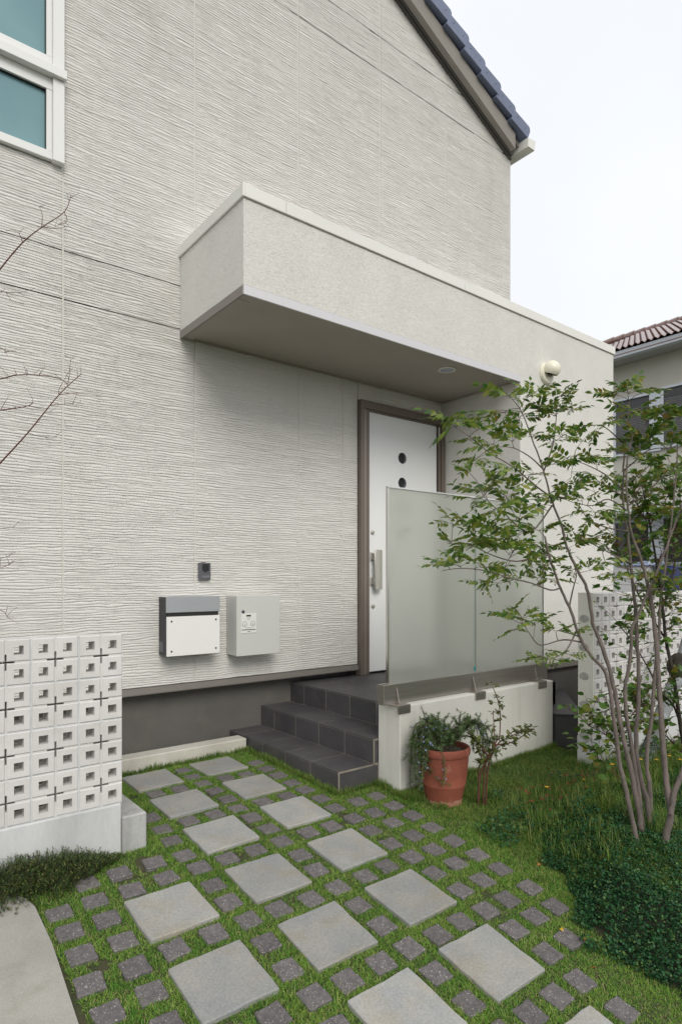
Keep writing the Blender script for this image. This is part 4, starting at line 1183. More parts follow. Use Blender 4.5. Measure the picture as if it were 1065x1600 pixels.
CLUSTERS=[[2.307,2.021,2.055,0.11],[2.216,2.039,2.066,0.048],[2.443,2.015,2.044,0.069],[2.387,1.997,1.976,0.056],[2.621,1.959,2.233,0.097],[2.796,1.957,2.264,0.093],[2.82,2.149,2.218,0.105],[2.862,2.068,2.174,0.076],[2.698,2.119,2.022,0.095],[2.444,2.016,1.908,0.082],[2.731,2.021,2.027,0.087],[2.772,1.925,2.049,0.072],[2.367,2.02,1.838,0.056],[2.366,1.858,1.786,0.077],[2.602,1.925,1.859,0.083],[2.883,2.03,1.87,0.069],[2.515,2.035,1.75,0.096],[2.634,1.996,1.743,0.098],[2.846,2.044,1.731,0.075],[2.313,1.935,1.685,0.066],[2.459,1.931,1.641,0.099],[2.721,1.981,1.616,0.106],[2.919,1.995,1.698,0.076],[2.517,2.235,1.603,0.074],[2.595,2.163,1.579,0.087],[2.454,1.908,1.546,0.098],[2.757,2.008,1.534,0.094],[2.752,1.873,1.558,0.078],[2.412,2.176,1.489,0.072],[2.407,2.025,1.476,0.1],[2.551,2.011,1.454,0.116],[2.521,1.858,1.442,0.098],[2.828,1.941,1.476,0.087],[2.281,2.107,1.375,0.062],[2.298,2.0,1.368,0.079],[2.339,1.903,1.367,0.102],[2.607,1.976,1.364,0.09],[2.713,1.884,1.371,0.071],[2.487,2.024,1.281,0.038],[2.561,1.987,1.287,0.032],[2.862,1.949,2.2,0.074],[2.954,1.902,2.267,0.074],[2.981,1.934,2.183,0.103],[3.022,1.854,2.207,0.061],[2.893,1.825,2.048,0.098],[3.046,1.817,2.034,0.074],[3.016,1.973,2.057,0.063],[2.948,1.787,1.918,0.112],[2.849,1.834,1.897,0.085],[3.224,1.839,1.94,0.077],[3.136,1.767,1.852,0.068],[3.07,1.891,1.861,0.09],[3.35,1.835,1.828,0.064],[3.152,1.78,2.128,0.075],[3.477,1.85,2.224,0.051],[3.283,1.68,2.309,0.096],[3.283,1.769,2.316,0.077],[3.358,1.624,2.31,0.075],[3.44,1.735,2.234,0.1],[3.344,1.617,2.143,0.095],[3.437,1.56,2.18,0.102],[3.61,1.583,2.177,0.071],[3.371,1.63,2.046,0.117],[3.389,1.738,2.015,0.092],[3.528,1.584,2.025,0.098],[3.262,1.611,1.921,0.094],[3.175,1.704,1.982,0.061],[3.221,1.425,1.864,0.079],[3.391,1.572,1.853,0.085],[2.904,1.832,1.728,0.099],[2.957,1.764,1.712,0.072],[3.01,1.717,1.751,0.072],[3.078,1.686,1.681,0.059],[2.996,1.823,1.654,0.06],[2.924,1.668,1.637,0.083],[3.296,1.768,1.634,0.063],[2.845,1.898,1.452,0.073],[3.102,1.942,1.481,0.07],[3.264,1.979,1.561,0.065],[3.357,1.954,1.541,0.081],[3.13,1.75,1.495,0.061],[2.67,1.789,1.372,0.081],[2.89,1.898,1.31,0.073],[2.721,1.867,1.319,0.058],[2.792,1.709,1.357,0.044],[2.646,1.978,1.125,0.078],[2.61,1.875,1.118,0.082],[2.737,1.886,1.083,0.071],[2.491,1.836,1.064,0.043],[2.757,1.775,1.054,0.069],[2.876,1.765,1.036,0.032],[2.55,1.725,0.948,0.054],[2.582,1.8,0.927,0.055],[2.858,1.869,0.878,0.059],[2.772,1.731,0.943,0.031],[2.983,1.65,1.39,0.07],[2.896,1.669,1.357,0.057],[3.118,1.673,1.339,0.059],[3.279,1.796,1.306,0.056],[3.388,1.538,1.326,0.101],[3.458,1.517,1.225,0.095],[3.428,1.589,1.203,0.075],[3.86,1.707,1.405,0.084],[3.407,1.357,1.972,0.129],[3.414,1.375,1.651,0.163],[3.387,1.32,1.326,0.159],[3.456,1.423,2.188,0.099]]
SHRUB=[[[4.369,1.839,-0.105],[4.333,1.844,0.153],[4.287,1.856,0.368],[4.235,1.873,0.664],[4.176,1.896,0.916],[4.141,1.9,1.124],[4.09,1.916,1.412],[4.038,1.933,1.657],[3.988,1.949,1.859],0.016],[[4.326,1.873,0.359],[4.266,1.895,0.49],[4.179,1.938,0.578],[4.094,1.98,0.748],[3.992,2.034,0.916],[3.908,2.075,1.021],0.008],[[4.186,1.92,1.122],[4.261,1.893,1.331],[4.313,1.883,1.542],[4.352,1.884,1.798],[4.372,1.901,2.015],0.007],[[4.202,1.907,0.913],[4.082,1.954,1.082],[3.98,1.987,1.228],[3.88,2.018,1.411],[3.796,2.037,1.531],0.007],[[4.405,1.874,0.134],[4.317,1.918,0.225],[4.263,1.935,0.272],[4.177,1.978,0.383],[4.091,2.02,0.492],[4.022,2.049,0.559],0.007],[[4.317,1.817,-0.088],[4.161,1.889,-0.033],[3.992,1.971,0.041],[3.84,2.04,0.236],[3.739,2.069,0.335],[3.623,2.109,0.397],0.007],[[4.059,1.765,-0.02],[3.894,1.883,0.023],[3.775,1.964,0.058],[3.713,2.0,0.12],[3.663,2.027,0.17],[3.607,2.058,0.193],0.005],[[4.102,1.922,1.413],[4.141,1.86,1.535],[4.163,1.81,1.676],0.005],[[4.02,1.924,1.656],[4.135,1.897,1.784],[4.235,1.881,1.915],0.005],[[4.071,2.011,0.496],[3.989,2.033,0.42],[3.908,2.054,0.345],[3.85,2.057,0.272],0.005],[[4.02,1.924,1.656],[3.947,1.949,1.734],[3.89,1.962,1.852],0.004]]
MOSSY=[[4.529,2.223,-0.219],[4.54,2.214,-0.033],[4.648,2.192,0.163],[4.766,2.163,0.387],[4.877,2.139,0.568],[5.001,2.105,0.85],[5.058,2.06,1.189]]
TWIGS=[[[0.372,2.954,2.361],[0.495,2.858,2.568],[0.566,2.802,2.675],[0.628,2.752,2.738],[0.699,2.696,2.8],[0.721,2.679,2.869]],[[0.627,2.753,2.737],[0.629,2.752,2.789],[0.619,2.76,2.823]],[[0.555,2.747,2.648],[0.545,2.755,2.684],[0.521,2.773,2.701]],[[0.629,2.752,2.74],[0.668,2.721,2.732],[0.71,2.688,2.742]],[[0.359,3.029,1.588],[0.504,2.914,1.789],[0.595,2.842,1.916],[0.695,2.763,2.072],[0.768,2.706,2.159]],[[0.38,3.012,2.117],[0.504,2.914,2.138],[0.558,2.871,2.154],[0.631,2.814,2.154],[0.699,2.76,2.138],[0.72,2.743,2.117]],[[0.38,3.012,1.984],[0.504,2.914,2.008],[0.596,2.842,2.027],[0.612,2.829,2.051]],[[0.385,2.881,2.437],[0.485,2.802,2.452],[0.545,2.755,2.45],[0.595,2.715,2.467]],[[0.594,2.843,1.916],[0.633,2.812,1.9],[0.691,2.766,1.894]],[[0.67,2.783,2.029],[0.729,2.737,2.035],[0.754,2.717,2.024]],[[0.724,2.74,2.117],[0.731,2.735,2.17],[0.733,2.734,2.223]],[[0.695,2.763,2.096],[0.722,2.742,2.156]],[[0.695,2.763,2.072],[0.754,2.717,2.08],[0.837,2.652,2.061]],[[0.558,2.871,2.154],[0.55,2.878,2.183]],[[0.591,2.845,2.151],[0.581,2.853,2.201]],[[0.631,2.814,2.154],[0.65,2.799,2.191]],[[0.421,2.979,2.223],[0.504,2.914,2.262],[0.521,2.901,2.249],[0.529,2.894,2.233]],[[0.421,2.979,1.376],[0.504,2.914,1.394],[0.542,2.884,1.41]],[[0.504,2.914,1.355],[0.535,2.889,1.371],[0.55,2.878,1.384]],[[0.421,2.979,1.191],[0.504,2.914,1.183],[0.533,2.891,1.148],[0.567,2.865,1.125]],[[0.504,2.914,2.006],[0.533,2.891,2.069]],[[0.596,2.842,2.027],[0.65,2.799,2.011]],[[0.421,2.979,1.508],[0.504,2.914,1.519],[0.546,2.881,1.524]],[[0.698,2.697,2.802],[0.708,2.689,2.763],[0.678,2.713,2.745]]]
ROSE=[[[3.052,2.509,-0.03],[3.062,2.501,0.111],[3.099,2.472,0.225],[3.126,2.45,0.292],[3.129,2.448,0.347],[3.123,2.453,0.504]],[[3.077,2.489,-0.03],[3.083,2.484,0.151],[3.111,2.462,0.249],[3.142,2.438,0.32],[3.154,2.428,0.343],[3.157,2.426,0.489],[3.142,2.438,0.583],[3.12,2.455,0.65]],[[3.089,2.479,-0.046],[3.099,2.472,0.151],[3.139,2.44,0.288],[3.194,2.397,0.335],[3.274,2.333,0.379],[3.308,2.307,0.39]],[[3.126,2.45,0.292],[3.216,2.38,0.308],[3.296,2.316,0.375]],[[3.099,2.472,0.225],[3.046,2.513,0.308],[3.015,2.538,0.355]],[[3.055,2.506,0.009],[3.055,2.506,0.151],[3.068,2.496,0.21],[3.037,2.521,0.288]]]
ROSELEAF=[[3.09,2.445,0.674],[3.144,2.454,0.655],[3.07,2.459,0.658],[3.091,2.432,0.559],[3.144,2.435,0.548],[3.089,2.454,0.548],[3.249,2.404,0.377],[3.215,2.342,0.409],[3.209,2.388,0.354],[3.302,2.339,0.413],[3.299,2.305,0.408],[3.329,2.34,0.357],[3.316,2.298,0.379],[3.294,2.292,0.36],[3.271,2.327,0.388],[3.17,2.369,0.31],[3.22,2.368,0.294],[3.162,2.396,0.274],[3.26,2.384,0.359],[3.16,2.457,0.222],[3.169,2.416,0.276],[3.12,2.407,0.255],[3.031,2.501,0.333]]


# ------------------------------------------------------------------ the multi-stemmed tree on the right
tree = thing('ash_tree', 'slender multi-stemmed tree with small feathery green leaves in front of the glass screen', 'tree', (3.38, 1.62, gz(3.38, 1.62)))
polys = []
for k, pts in STEMS.items():
    P = curve([p[:3] for p in pts], 4)
    rr_ = np.interp(np.linspace(0, len(pts) - 1, len(P)), range(len(pts)), [p[3] * .87 for p in pts])
    r2 = random.Random(k)
    P = [p + Vector((r2.uniform(-1, 1), r2.uniform(-1, 1), 0)) * 0.0022 for p in P]
    rad = [r_ * (1 + 0.10 * math.sin(i * 1.9 + len(k)) * (i % 5 == 2)) for i, r_ in enumerate(rr_)]
    if k not in ('D2',):
        P = [P[0] + Vector((0, 0, -0.10))] + P; rad = [rad[0] * 1.15] + rad
    m = MB(); m.tube(P, rad, 10)
    m.build('trunk', M['bark'], tree, smooth=True)
    polys.append((P, rad))
for pts in BRANCHES:
    P = curve(pts, 4)
    # start on the nearest stem
    best = min(((p - P[0]).length, p) for q, _ in polys[:7] for p in q)
    P = [best[1]] + P
    rad = list(np.linspace(0.0048, 0.0016, len(P)))
    m = MB(); m.tube(P, rad, 6); m.build('branch', M['bark'], tree, smooth=True)
    polys.append((P, rad))
LEAFN = 7
leafmb = [compound_leaf(100 + k) for k in range(LEAFN)]
leafme = [b.mesh('leaf', [M['leaf'], M['twig']], smooth='all') for b in leafmb]
allp = [p for q, _ in polys for p in q]
view = Vector((0, 0, 1.31))
twigs = MB()
rest = MB()
nleaf = 0
rt = random.Random(5)
CL = sorted(CLUSTERS, key=lambda c: (Vector(c[:3]) - view).length)
for cx_, cy_, cz_, cr in CL:
    c = Vector((cx_, cy_, cz_))
    cand = sorted(allp, key=lambda p: (p - c).length + max(0, p.z - c.z) * .8)[0]
    dirn = (c - cand)
    if dirn.length < .03: dirn = Vector((rt.uniform(-1, 1), rt.uniform(-1, 1), .6)) * .05
    mid = cand.lerp(c, .5) + Vector((rt.uniform(-1, 1), rt.uniform(-1, 1), rt.uniform(-.2, .8))) * dirn.length * .12
    tip = c
    path = curve([cand, mid, tip], 4)
    twigs.tube(path, list(np.linspace(.0022, .0011, len(path))), 4)
    dn = dirn.normalized()
    n = max(4, min(10, int(round(cr / 0.0175)) + rt.choice((-1, 0, 0, 1))))
    for k in range(n):
        a = rt.uniform(0, 1) ** .7
        o_ = path[-1].lerp(path[max(0, len(path) - 1 - int(4 * (1 - a)))], .8)
        az = 2 * math.pi * (k + rt.uniform(-.3, .3)) / n
        d = (dn * .7 + Vector((math.cos(az), math.sin(az), rt.uniform(-.15, .6)))).normalized()
        fr = frame(d, rt.uniform(-1.0, 1.0))
        sc = min(1.45, max(.80, cr / .075)) * rt.uniform(.85, 1.15)
        j = rt.randrange(LEAFN)
        if nleaf < 300:
            o = bpy.data.objects.new('leaf', leafme[j])
            link(o, tree, o_)
            o.rotation_euler = fr.to_euler(); o.scale = (sc, sc, sc)
        else:
            base = len(rest.v)
            rest.v += [tuple(o_ + fr @ (Vector(v) * sc)) for v in leafmb[j].v]
            rest.f += [tuple(base + i for i in f) for f in leafmb[j].f]
            rest.m += leafmb[j].m
        nleaf += 1
tag(twigs.build('twigs', M['bark'], tree), kind='stuff')
if rest.v: tag(rest.build('foliage', [M['leaf'], M['twig']], tree, smooth='all'), kind='stuff')
# dead leaves hanging on
m = MB()

# ------------------------------------------------------------------ the broad-leaved shrub behind it
shrub = thing('broadleaf_shrub', 'dark-branched shrub with round yellow-green leaves between the tree and block wall', 'shrub', (4.37, 1.84, gz(4.37, 1.84)))
sp = []
for pts in SHRUB:
    r0 = pts[-1]; P = curve(pts[:-1], 4)
    if sp:
        nb_ = min(((p - P[0]).length, p) for q in sp for p in q)
        if nb_[0] > .004: P = [nb_[1]] + P
    else: P = [Vector((4.37, 1.84, gz(4.37, 1.84) - .05))] + P
    m = MB(); m.tube(P, list(np.linspace(r0, r0 * .3, len(P))), 7)
    m.build('branch', M['bark_dark'] if r0 > .0055 else M['twig_red'], shrub, smooth=True); sp.append(P)
bl = []; blm = []
for k in range(5):
    r_ = random.Random(k)
    L_ = r_.uniform(.034, .052)
    m = MB(); m.tube([(0, 0, 0), (.010, 0, .001)], .0008, 3, 1, cap=False)
    vs, fs = leaflet(L_, L_ * r_.uniform(.62, .80), .12, r_.uniform(.1, .35), 5)
    m.add([(v[0] + .010, v[1], v[2] + .001) for v in vs], fs, 0); blm.append(m); bl.append(m.mesh('leaf', [M['leaf_broad'], M['twig_red']], smooth='all'))
rs_ = random.Random(8)
tw2 = MB()
nl = 0
restb = MB()
while nl < 1800:
    q = rs_.choice(sp); i = int(len(q) * (rs_.random() ** .6)); i = min(max(i, 2), len(q) - 1)
    p0 = q[i]
    if p0.z < 0.15: continue
    d = Vector((rs_.uniform(-1, 1), rs_.uniform(-1, 1), rs_.uniform(-.2, 1))).normalized()
    L_ = rs_.uniform(.05, .28)
    e = p0 + d * L_ + Vector((0, 0, .02))
    path = curve([p0, p0.lerp(e, .5) + Vector((rs_.uniform(-.01, .01), rs_.uniform(-.01, .01), .01)), e], 3)
    tw2.tube(path, list(np.linspace(.0018, .0009, len(path))), 4)
    for k in range(rs_.randint(3, 6)):
        if nl >= 1800: break
        at_ = path[-1].lerp(p0, rs_.uniform(0, .6) if k else 0)
        dd = (d * .5 + Vector((rs_.uniform(-1, 1), rs_.uniform(-1, 1), rs_.uniform(-.5, .6)))).normalized()
        fr = frame(dd, rs_.uniform(-.8, .8)); s_ = rs_.uniform(.85, 1.35); j = rs_.randrange(5)
        if nl < 290:
            o = bpy.data.objects.new('leaf', bl[j])
            link(o, shrub, at_)
            o.rotation_euler = fr.to_euler(); o.scale = (s_, s_, s_)
        else:
            restb.add([at_ + fr @ (Vector(v) * s_) for v in blm[j].v], blm[j].f, 0)
        nl += 1
tag(tw2.build('twigs', M['twig_red'], shrub), kind='stuff')
tag(restb.build('foliage', M['leaf_broad'], shrub, smooth='all'), kind='stuff')

# leaning grey trunk with moss
lt = thing('leaning_tree', 'leaning grey mossy trunk against the block wall', 'tree', (MOSSY[0][0], MOSSY[0][1], gz(*MOSSY[0][:2])))
P = curve([(MOSSY[0][0], MOSSY[0][1], -0.30)] + MOSSY, 4)
m = MB(); m.tube(P, list(np.linspace(.058, .045, len(P))), 12); m.build('trunk', M['bark_grey'], lt, smooth=True)
vs, fs = [], []
ms = MB()
for k in range(1500):
    f = rs_.random()
    i = int(2 + f * 10); p = P[i].lerp(P[i + 1], rs_.random())
    a = rs_.gauss(3.6, 1.0)
    rad_ = Vector((math.cos(a), math.sin(a), 0)); t_ = (P[i + 1] - P[i]).normalized()
    rad_ = (rad_ - t_ * rad_.dot(t_)).normalized()
    q = p + rad_ * .054
    s_ = t_.cross(rad_) * .005
    tip = q + rad_ * rs_.uniform(.006, .02) + Vector((rs_.uniform(-.01, .01), rs_.uniform(-.01, .01), -rs_.uniform(.0, .02)))
    ms.add([q - s_, q + s_, tip], [(0, 1, 2)])
tag(ms.build('moss', M['moss'], lt), kind='stuff')

m = MB()
bc = P[-8]
vs, fs = [], []
for i_ in range(9):
    th = math.pi * i_ / 8
    for k in range(14):
        a = 2 * math.pi * k / 14
        r_ = .078 * math.sin(th) * (1 + .28 * math.sin(3 * a + i_) + .12 * math.sin(7 * a + 2 * i_))
        vs.append((bc.x + r_ * math.cos(a), bc.y + r_ * math.sin(a), bc.z + .13 * math.cos(th)))
for i_ in range(8):
    for k in range(14): fs.append((i_ * 14 + k, i_ * 14 + (k + 1) % 14, (i_ + 1) * 14 + (k + 1) % 14, (i_ + 1) * 14 + k))
m.add(vs, fs)
m.build('burl', M['bark_dark'], lt, smooth=True)

# ------------------------------------------------------------------ bare shrub at the left edge
bare = thing('bare_shrub', 'leafless shrub reaching thin red-brown twigs in from the left edge', 'shrub', (-0.12, 2.86, gz(-.12, 2.86)))
trunkP = curve([(-0.12, 2.86, gz(-.12, 2.86) - .05), (-0.10, 2.90, 0.5), (-0.13, 2.95, 1.1), (-0.02, 3.0, 1.7), (-0.05, 3.02, 2.2)], 6)
m = MB(); m.tube(trunkP, list(np.linspace(.02, .007, len(trunkP))), 9); m.build('trunk', M['twig_red'], bare, smooth=True)
tp = list(trunkP)
fine = MB()
rb = random.Random(3)
for k, pts in enumerate(TWIGS):
    P = curve(pts, 4)
    big = k in (0, 4, 5, 6)
    nb_ = min(((p - P[0]).length, p) for p in tp)
    if nb_[0] > .003: P = [nb_[1]] + P
    L_ = sum((P[i + 1] - P[i]).length for i in range(len(P) - 1))
    r0 = .0042 if k == 4 else .0034 if big else .0016
    m = MB(); m.tube(P, list(np.linspace(r0, r0 * .3, len(P))), 6); m.build('branch', M['twig_red'], bare, smooth=True)
    tp += P
    for p in P[2:]:
        if rb.random() < .38:
            d = Vector((rb.uniform(-.6, 1), rb.uniform(-.6, .6), rb.uniform(-.3, 1))).normalized()
            e = p + d * rb.uniform(.012, .06)
            fine.tube([p, p.lerp(e, .5) + Vector((0, 0, rb.uniform(-.006, .006))), e], [.0010, .0008, .0005], 4)
            fine.lathe([(0, -.0022), (.0016, 0), (0, .0025)], tuple(e), 5)
tag(fine.build('twigs', M['twig_red'], bare), kind='stuff')

# ------------------------------------------------------------------ terracotta pot with trailing rosemary
PC = Vector((2.915, 2.668, gz(2.915, 2.668)))
PS = 1.19                                  # the pot is a fifth wider than the profile below
pot = thing('flower_pot', 'round red terracotta pot with chipped base standing on the grass', 'flower pot', PC)
z0 = PC.z
m = MB()
m.lathe([(r_ * PS, z0 + h_ * 1.07) for r_, h_ in [(0.0, -.02), (0.090, -.02), (0.0915, .01), (0.098, .035), (0.1125, .100), (0.1140, .1035), (0.1140, .1065), (0.1130, .109),
         (0.1215, .17), (0.1265, .23), (0.1285, .268), (0.1295, .272)]], (PC.x, PC.y, 0), 56)
m.build('body', M['terracotta'], pot, smooth=True)
m = MB()
prof = [(r_ * PS, z0 + h_ * 1.07) for r_, h_ in [(0.1285, .270), (0.1345, .274), (0.1375, .285), (0.1375, .302), (0.1345, .313), (0.128, .317), (0.121, .312), (0.1195, .295), (0.1195, .26)]]
m.lathe(prof, (PC.x, PC.y, 0), 56, cap=False)
m.build('rim', M['terracotta'], pot, smooth=True)
N_ = 24
vs, fs = [(PC.x, PC.y, z0 + .315)], []
for r_ in (1, 2, 3, 4):
    for k in range(N_):
        a = 2 * math.pi * k / N_
        vs.append((PC.x + .0355 * r_ * math.cos(a), PC.y + .0355 * r_ * math.sin(a), z0 + .300 + .012 * math.sin(a * 3 + r_) * (r_ < 4) + random.uniform(0, .006)))
for k in range(N_):
    j = (k + 1) % N_
    fs.append((0, 1 + k, 1 + j))
    for r_ in range(3): fs.append((1 + N_ * r_ + k, 1 + N_ * (r_ + 1) + k, 1 + N_ * (r_ + 1) + j, 1 + N_ * r_ + j))
m = MB(); m.add(vs, fs); m.build('soil', M['pot_soil'], pot, smooth=True)
# worn lime-stained foot: an uneven proud skin on the base
vs, fs = [], []
nq = 60
for k in range(nq + 1):
    a = R(175) + R(190) * k / nq
    hgt = .010 + .016 * float(vnoise(np.array([k * .31]), np.array([2.2]))[0])
    for t, hh in ((0.0915 * PS, -.012), (0.0922 * PS, .004), (0.0918 * PS + hgt * .25, hgt + .006)):
        vs.append((PC.x + (t + .0012) * math.cos(a), PC.y + (t + .0012) * math.sin(a), z0 + hh))
for k in range(nq):
    for t in range(2): fs.append((3 * k + t, 3 * k + 3 + t, 3 * k + 4 + t, 3 * k + 1 + t))
m = MB(); m.add(vs, fs); m.build('worn_foot', M['terracotta_worn'], pot, smooth=True)

ros = thing('rosemary', 'trailing rosemary with pale blue flowers growing in the terracotta pot', 'rosemary', PC + Vector((0, 0, .29)))
IR = Vector((0.785, -0.619, 0)); IT = Vector((-0.619, -0.785, 0)); UP = Vector((0, 0, 1))     # along the wall of the view, towards the steps, up


def pp(r_, u_, t_): return PC + Vector((0, 0, .022)) + IR * r_ + IT * t_ + UP * u_


rr = random.Random(21)
needles = MB(); flowers = MB()
nfl = 0
STE = []
for k in range(26):      # left-hand cascade
    side_ = rr.uniform(-.19, -.07); hang = rr.choice((rr.uniform(.02, .22), rr.uniform(.18, .36)))
    t_ = rr.uniform(-.06, .13)
    STE.append([pp(-.03 + rr.uniform(-.03, .03), .295, rr.uniform(-.03, .03)), pp(side_ * .45, .40 + rr.uniform(-.02, .09), t_ * .5), pp(side_, .36 + rr.uniform(-.03, .06), t_), pp(side_ * 1.12 + rr.uniform(-.02, .02), hang, t_ * 1.15)])
for k in range(20):      # upright middle and right
    side_ = rr.uniform(-.14, .19); top = rr.uniform(.38, .50)
    t_ = rr.uniform(-.08, .08)
    STE.append([pp(.01, .295, 0), pp(side_ * .5, .37, t_ * .5), pp(side_, top, t_)])
for k in range(11):       # right, bending over towards the rose
    side_ = rr.uniform(.18, .34); hang = rr.uniform(.12, .30)
    STE.append([pp(.02, .295, 0), pp(side_ * .5, .43, -.02), pp(side_ * .85, .42 + rr.uniform(-.03, .04), rr.uniform(-.05, .03)), pp(side_, hang, rr.uniform(-.05, .03))])
STE.append([pp(-.04, .295, 0), pp(-.09, .42, 0), pp(-.135, .55, -.02)])
STE.append([pp(.04, .295, 0), pp(.09, .42, 0), pp(.11, .52, -.02)])
STE.append([pp(-.02, .295, .05), pp(-.04, .34, .14), pp(-.02, .22, .165), pp(-.03, .12, .16)])
def clothe(P, dens0, fl):
    """needle leaves in whorls along a shoot, small lipped flowers between them"""
    tot = len(P)
    for i in range(1, tot - 1):
        seg = P[i + 1] - P[i]
        tn = seg.normalized()
        nrep = max(1, int(seg.length / .0042))
        for s_ in range(nrep):
            if rr.random() > (1 if i > tot * .22 else dens0): continue
            p = P[i] + seg * (s_ / nrep)
            for w in range(4):
                rad_ = tn.cross(Vector((rr.uniform(-1, 1), rr.uniform(-1, 1), rr.uniform(-1, 1)))).normalized()
                d = (rad_ + tn * rr.uniform(.2, .9)).normalized()
                l_ = rr.uniform(.011, .021)
                sd_ = d.cross(tn).normalized() * .0016
                needles.add([p - sd_, p + sd_, p + d * l_ + sd_ * .6, p + d * l_ - sd_ * .6], [(0, 1, 2, 3)])
            if rr.random() < fl:
                d = (tn.cross(Vector((rr.uniform(-1, 1), rr.uniform(-1, 1), rr.uniform(-1, 1)))).normalized() + IT * .8).normalized()
                c = p + d * .011
                for w in range(4):
                    a = Vector((rr.uniform(-1, 1), rr.uniform(-1, 1), rr.uniform(-1, 1))).normalized() * .0066
                    b_ = d.cross(a).normalized() * .0045
                    flowers.add([c, c + a * .6 + b_, c + a + d * .003, c + a * .6 - b_], [(0, 1, 2, 3)])


for k, q in enumerate(STE):
    P = curve(q, 7)
    m = MB(); m.tube(P, list(np.linspace(.0030 if k % 5 else .0055, .0010, len(P))), 5); m.build('stem', M['twig'], ros, smooth=True)
    clothe(P, .25, .04 if k < 26 else .012)
    for w in range(8 if k < 46 else 5):
        i = rr.randrange(int(len(P) * .3), len(P) - 1)
        d = Vector((rr.uniform(-1, 1), rr.uniform(-1, 1), rr.uniform(-.7, .9))).normalized()
        L_ = rr.uniform(.025, .07)
        sh_ = [P[i], P[i] + d * L_ * .5 + UP * .006, P[i] + d * L_ + (UP * -.010 if k < 26 else UP * .012)]
        needles.tube(sh_, .0009, 3)
        clothe(curve(sh_, 3), .9, .022 if k < 26 else .008)
tag(needles.build('foliage', M['rosemary'], ros), kind='stuff')
tag(flowers.build('flowers', M['flower_blue'], ros), kind='stuff')

# ------------------------------------------------------------------ rose bush beside the pot
rb_c = Vector((3.155, 2.568, gz(3.155, 2.568)))
rose = thing('rose_bush', 'sparse bush of bare red-brown stems with few leaves beside the terracotta pot', 'bush', rb_c)
for k, pts in enumerate(ROSE):
    P = curve(pts, 4)
    if k in (0, 1, 2, 5): P = [P[0] + Vector((0, 0, -.05))] + P
    m = MB(); m.tube(P, list(np.linspace(.0055, .0022, len(P))), 7); m.build('stem', M['twig_red'], rose, smooth=True)
rl = []
for k in range(3):
    L_ = (.024, .030, .036)[k]
    m = MB(); vs, fs = leaflet(L_, L_ * .62, .15, .25, 5); m.add(vs, fs); rl.append(m.mesh('leaf', M['leaf_olive'], smooth='all'))
rr = random.Random(31)
more = []
for pts in ROSE:
    P = curve(pts, 6)
    more += [tuple(P[rr.randrange(len(P) // 3, len(P))] + Vector((rr.uniform(-.02, .02), rr.uniform(-.02, .02), rr.uniform(-.012, .02)))) for _ in range(16)]
for p in list(ROSELEAF) + more:
    for k in range(3):
        o = bpy.data.objects.new('leaf', rl[rr.randrange(3)])
        link(o, rose, Vector(p) + Vector((rr.uniform(-.008, .008), rr.uniform(-.008, .008), rr.uniform(-.006, .006))))
        o.rotation_euler = frame(Vector((rr.uniform(-1, 1), rr.uniform(-1, 1), rr.uniform(-.4, .8))), rr.uniform(-.7, .7)).to_euler()

# ------------------------------------------------------------------ grass and low plants
CSY, SSY = math.cos(R(38.2716)), math.sin(R(38.2716))


def in_view(x, y, m_=1.06):
    d = x * SSY + y * CSY
    rt_ = x * CSY - y * SSY
    return (d > .5) & (np.abs(rt_) < d * 0.542 * m_ + .05)


def bed_edge(y):
    return np.interp(y, [0.2, .9, 1.2, 1.48, 1.68, 1.85, 2.06, 2.2, 2.45], [2.5, 2.50, 2.47, 2.48, 2.68, 2.80, 3.0, 3.35, 4.3])


def bed_h(x, y):
    """planted mound at the right: height above the garden"""
    e = x - bed_edge(y)
    s = np.clip(e / .42, 0, 1); s = s * s * (3 - 2 * s)
    return s * (0.105 + 0.055 * vnoise(x * 5, y * 5) + 0.04 * vnoise(x * 13, y * 13)) * np.clip((2.45 - y) / .5, 0, 1)


